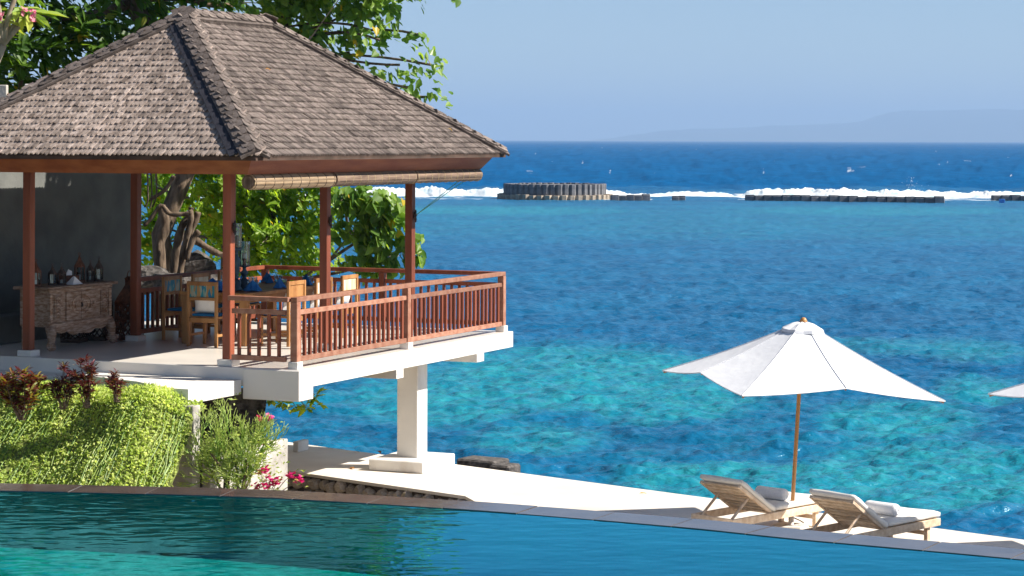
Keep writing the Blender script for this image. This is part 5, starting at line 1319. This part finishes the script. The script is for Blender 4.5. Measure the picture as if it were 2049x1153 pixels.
# --- crotons
def croton(px, py, D, h, wd, m, label, nst=14, lf=.11):
    p = at_d(px, py, D); root = empty('croton', p); prop(root, label, 'shrub')
    C = []; b = MB()
    for k in range(nst):
        a = random.random() * 6.28; r = wd * random.random() ** .6; q = Vector((r * math.cos(a), r * math.sin(a) * .8, h * random.uniform(.45, 1.0) * (1 - .25 * r / wd)))
        pts = limb_mesh(b, (random.gauss(0, .03), random.gauss(0, .02), -.12), q, .008, .004, 5, 4, .06); C += [np.array(x) for x in pts[2:]] + [np.array(pts[-1])] * 2
    b.build('stems', M['bark'], root)
    C = np.array(C); up = np.repeat(np.array([[0, 0, 1.0]]), len(C), 0) + .4 * rand_unit(len(C))
    (V, FF, cn), n = rosettes(C, 8, lf, LEAF_LONG, spread=.74, droop=-.1, jit=.015, axis=up)
    o = link('leaves', np_mesh('leaves', V, FF, cn, M[m], np.repeat(np.clip(rng.random(n), 0, 1), 4)), root); prop(o, kind='stuff')
croton(40, 822, 29.7, .52, .28, 'crotony', 'croton shrub with yellow tipped red leaves beside the trailing creeper', 24, .14)
croton(128, 800, 29.8, .42, .20, 'croton', 'dark red croton shrub in the middle of the lawn edge', 14, .10)
croton(172, 798, 29.85, .52, .15, 'croton', 'tallest dark red croton on a slim stem beside the deck step', 12, .10)
croton(232, 786, 29.9, .26, .16, 'croton', 'low spreading croton with thin dark leaves near the white step', 9, .09)
# --- pencil bush
def pencil():
    p = at_d(470, 985, 30.0); root = empty('pencil_bush', p); prop(root, 'feathery lime green pencil bush in front of the mottled wall', 'shrub')
    b = MB(); tips = []
    stems = []
    for k in range(9): stems.append(limb_mesh(b, (random.gauss(0, .08), random.gauss(0, .05), -.35), (random.gauss(0, .22), random.gauss(0, .18), random.uniform(.35, .6)), .022, .013, 6, 5, .05))
    b.build('stems', M['bark'], root)
    b = MB()
    def grow(q, d, L, r, depth):
        e = q + d * L; mid = q.lerp(e, .5) + Vector(rand_unit(1)[0]) * L * .06; b.tube([q, mid, e], [r, r * .9, r * .75], 4, min(1, max(0, .15 + .22 * depth + random.gauss(0, .1))), False)
        if depth < 4:
            for _ in range(random.choice((2, 3, 3)) if depth < 3 else 2):
                nd = (d + Vector(rand_unit(1)[0]) * .62 + Vector((0, 0, .22))).normalized(); grow(e, nd, L * random.uniform(.62, .9), r * .78, depth + 1)
    for s_ in stems:
        for j in (2, 3, 3, 4, 4, 5, 5):
            grow(s_[j], (Vector(rand_unit(1)[0]) * .8 + Vector((s_[j].x * 1.2, 0, .7))).normalized(), random.uniform(.14, .22), .0085, 0)
    prop(b.build('green_stems', M['greentwig'], root), kind='stuff')
    C = rng.normal(size=(260, 3)) * np.array([.30, .2, .26]) + np.array([0, -.02, .38]); (V, FF, cn), n = rosettes(C, 4, .06, LEAF_SMALL, spread=.8, jit=.03)
    prop(link('leaves', np_mesh('leaves', V, FF, cn, M['hedge'], np.repeat(rng.random(n) * .8, 2)), root), kind='stuff')
pencil()
# --- bougainvillea
def bougain(pts, px, py, D, label):
    o0 = at_d(px, py, D); root = empty('bougainvillea', o0); prop(root, label, 'flowering shrub')
    b = MB(); C = []
    for qx, qy in pts:
        q = at_d(qx, qy, D + random.gauss(0, .08)) - o0; limb_mesh(b, (0, 0, 0), q, .008, .003, 4, 4, .10); C += [np.array(q)] * 3
    b.build('stems', M['twig'], root)
    C = np.array(C); (V, FF, cn), n = rosettes(C, 6, .060, LEAF_HEART, spread=.7, jit=.022); prop(link('bracts', np_mesh('bracts', V, FF, cn, M['bract'], np.repeat(rng.random(n), 2)), root), kind='stuff')
    (V, FF, cn), n = rosettes(C * .85 + rng.normal(size=C.shape) * .05, 4, .07, LEAF_OB, spread=.8, jit=.04); prop(link('leaves', np_mesh('leaves', V, FF, cn, M['hedge'], np.repeat(rng.random(n) * .6, 4)), root), kind='stuff')
bougain([(522, 947), (532, 942), (540, 962), (548, 970), (558, 962), (535, 975), (514, 975), (582, 952), (600, 962)], 538, 1000, 29.6, 'bright pink bougainvillea at the foot of the mottled wall')
bougain([(522, 840), (538, 837), (528, 886)], 500, 900, 30.2, 'pink bougainvillea sprigs poking out of the pencil bush')
# --- plumeria at the top corner, on a trunk standing outside the frame
def plumeria():
    b0 = Vector((-5.6, 21.5, POOL - 1.6)); root = empty('plumeria', b0); prop(root, 'pale stemmed plumeria with long leaves and pink flowers above the roof corner', 'tree')
    D = 21.5; b = MB(); b.tube([Vector((0, 0, 0)), Vector((.1, 0, 1.5)), at_d(-60, 240, D) - b0, at_d(5, 90, D) - b0], [.10, .09, .06, .04], 10); b.build('trunk', M['twig'], root, True)
    tips = [((44, 18), 12), ((60, 28), 9), ((2, 40), 9), ((-40, 10), 10), ((-70, 70), 10), ((40, -60), 10), ((-10, -90), 12), ((-90, -60), 12)]
    Cs = []
    for (px, py), k in tips:
        q = at_d(px, py, D + random.gauss(0, .1)) - b0; b = MB(); st = at_d(5, 90, D) - b0 if py < 60 else at_d(-60, 240, D) - b0; limb_mesh(b, st, q, .032, .018, 7, 4, .08); b.build('branch', M['twig'], root, True); Cs.append(np.array(q))
    Cs = np.array(Cs); ax = np.array([[.25, -.3, .9]]) + .3 * rand_unit(len(Cs))
    (V, FF, cn), n = rosettes(Cs, 13, .31, LEAF_LONG, spread=.8, droop=.35, jit=.02, axis=ax); o = link('leaves', np_mesh('leaves', V, FF, cn, M['plumeria'], np.repeat(rng.random(n), 4)), root); prop(o, kind='stuff')
    fc = np.array([np.array(at_d(px, py, D - .12) - b0) for px, py in ((62, 22), (66, 28), (70, 24), (64, 36), (67, 42), (48, 20), (46, 26), (2, 36), (-2, 42), (4, 30), (-60, 40), (20, -70))])
    (V, FF, cn), n = rosettes(fc, 5, .035, LEAF_HEART, up=(.2, -.9, .3), spread=.75, jit=.004); o = link('flowers', np_mesh('flowers', V, FF, cn, M['pinkflower'], np.repeat(rng.random(n), 2)), root); prop(o, kind='stuff')
plumeria()
# --- top of the neighbour's timber fence behind the roof
def fence():
    p = at_d(8, 205, 38.); root = empty('garden_fence', (p.x, p.y, DECK - .6)); prop(root, 'top of a grey timber fence behind the roof edge', 'fence'); h = lambda py: at_d(8, py, 38.).z - DECK + .6
    X = lambda px: at_d(px, 200, 38.).x - p.x
    b = MB(); b.box(X(-12), X(13), 0, .14, 0, h(170), .01); b.build('post', M['concrete'], root)
    b = MB(); b.box(X(49), X(60), 0, .10, 0, h(168), .01); b.build('post', M['white'], root)
    for k in range(3):
        b = MB(); b.box(X(13), X(49), .03, .07, h(186) - .22 * (k + 1), h(186) - .22 * k - .01, .006, t=random.random()); b.build('board', M['teak'], root)
fence()
# --- fallen leaves
def fallen(p, label, s_=.11, nrm=Vector((0, 0, 1)), grp=None):
    T = np.array(LEAF_OB[0]); T[:, 2] += .12 * np.sin(T[:, 1] * 4); b = MB(); b.add([tuple(x) for x in T], LEAF_OB[1], random.random()); o = b.build('fallen_leaf', M['deadleaf'], None)
    q = Vector((0, 0, 1)).rotation_difference(nrm); o.matrix_world = Matrix.Translation(p) @ q.to_matrix().to_4x4() @ Matrix.Rotation(random.random() * 6, 4, 'Z') @ Matrix.Scale(s_, 4); prop(o, label, 'fallen leaf', grp)
up4 = Vector((0, 0, .012))
fallen(at_z(753, 905, TER) + up4, 'curled orange leaf on the lit paving behind the column footing', .16)
fallen(at_z(720, 907, TER) + up4, 'small yellow leaf on the paving near the curled orange leaf', .09)
fallen(at_z(709, 940, TER) + up4, 'yellow leaf lying against the column footing', .17)
fallen(at_z(1279, 989, TER) + up4, 'single brown leaf on the bare stretch of terrace', .12)
nA_w = (LX * math.sin(math.atan2(RZ - EZ, HW)) + Vector((0, 0, math.cos(math.atan2(RZ - EZ, HW)))))
for fx, fy, lb in ((-1.55, 2.0, 'tan leaf lying high on the seaward roof slope'), (-.35, 5.6, 'tan leaf lying low on the seaward roof slope near the eave')):
    zz = EZ + (RX0 - fx) * (RZ - EZ) / HW; fallen(l2w(fx, fy, zz + .055), lb, .10, nA_w)

# ------------------------------------------------------------------ haze over the sea
b = MB(); b.box(-26000, 26000, -3000, 33000, -60, 420); hz = b.build('haze', None); prop(hz, kind='stuff')
hm = bpy.data.materials.new('haze_air'); hm.use_nodes = True; t = hm.node_tree; t.nodes.remove(t.nodes['Principled BSDF'])
pv = t.nodes.new('ShaderNodeVolumePrincipled'); pv.inputs['Color'].default_value = (.385, .535, .72, 1); pv.inputs['Density'].default_value = 1.08e-4; pv.inputs['Anisotropy'].default_value = 0.0
t.links.new(pv.outputs[0], t.nodes['Material Output'].inputs['Volume']); hz.data.materials.append(hm)
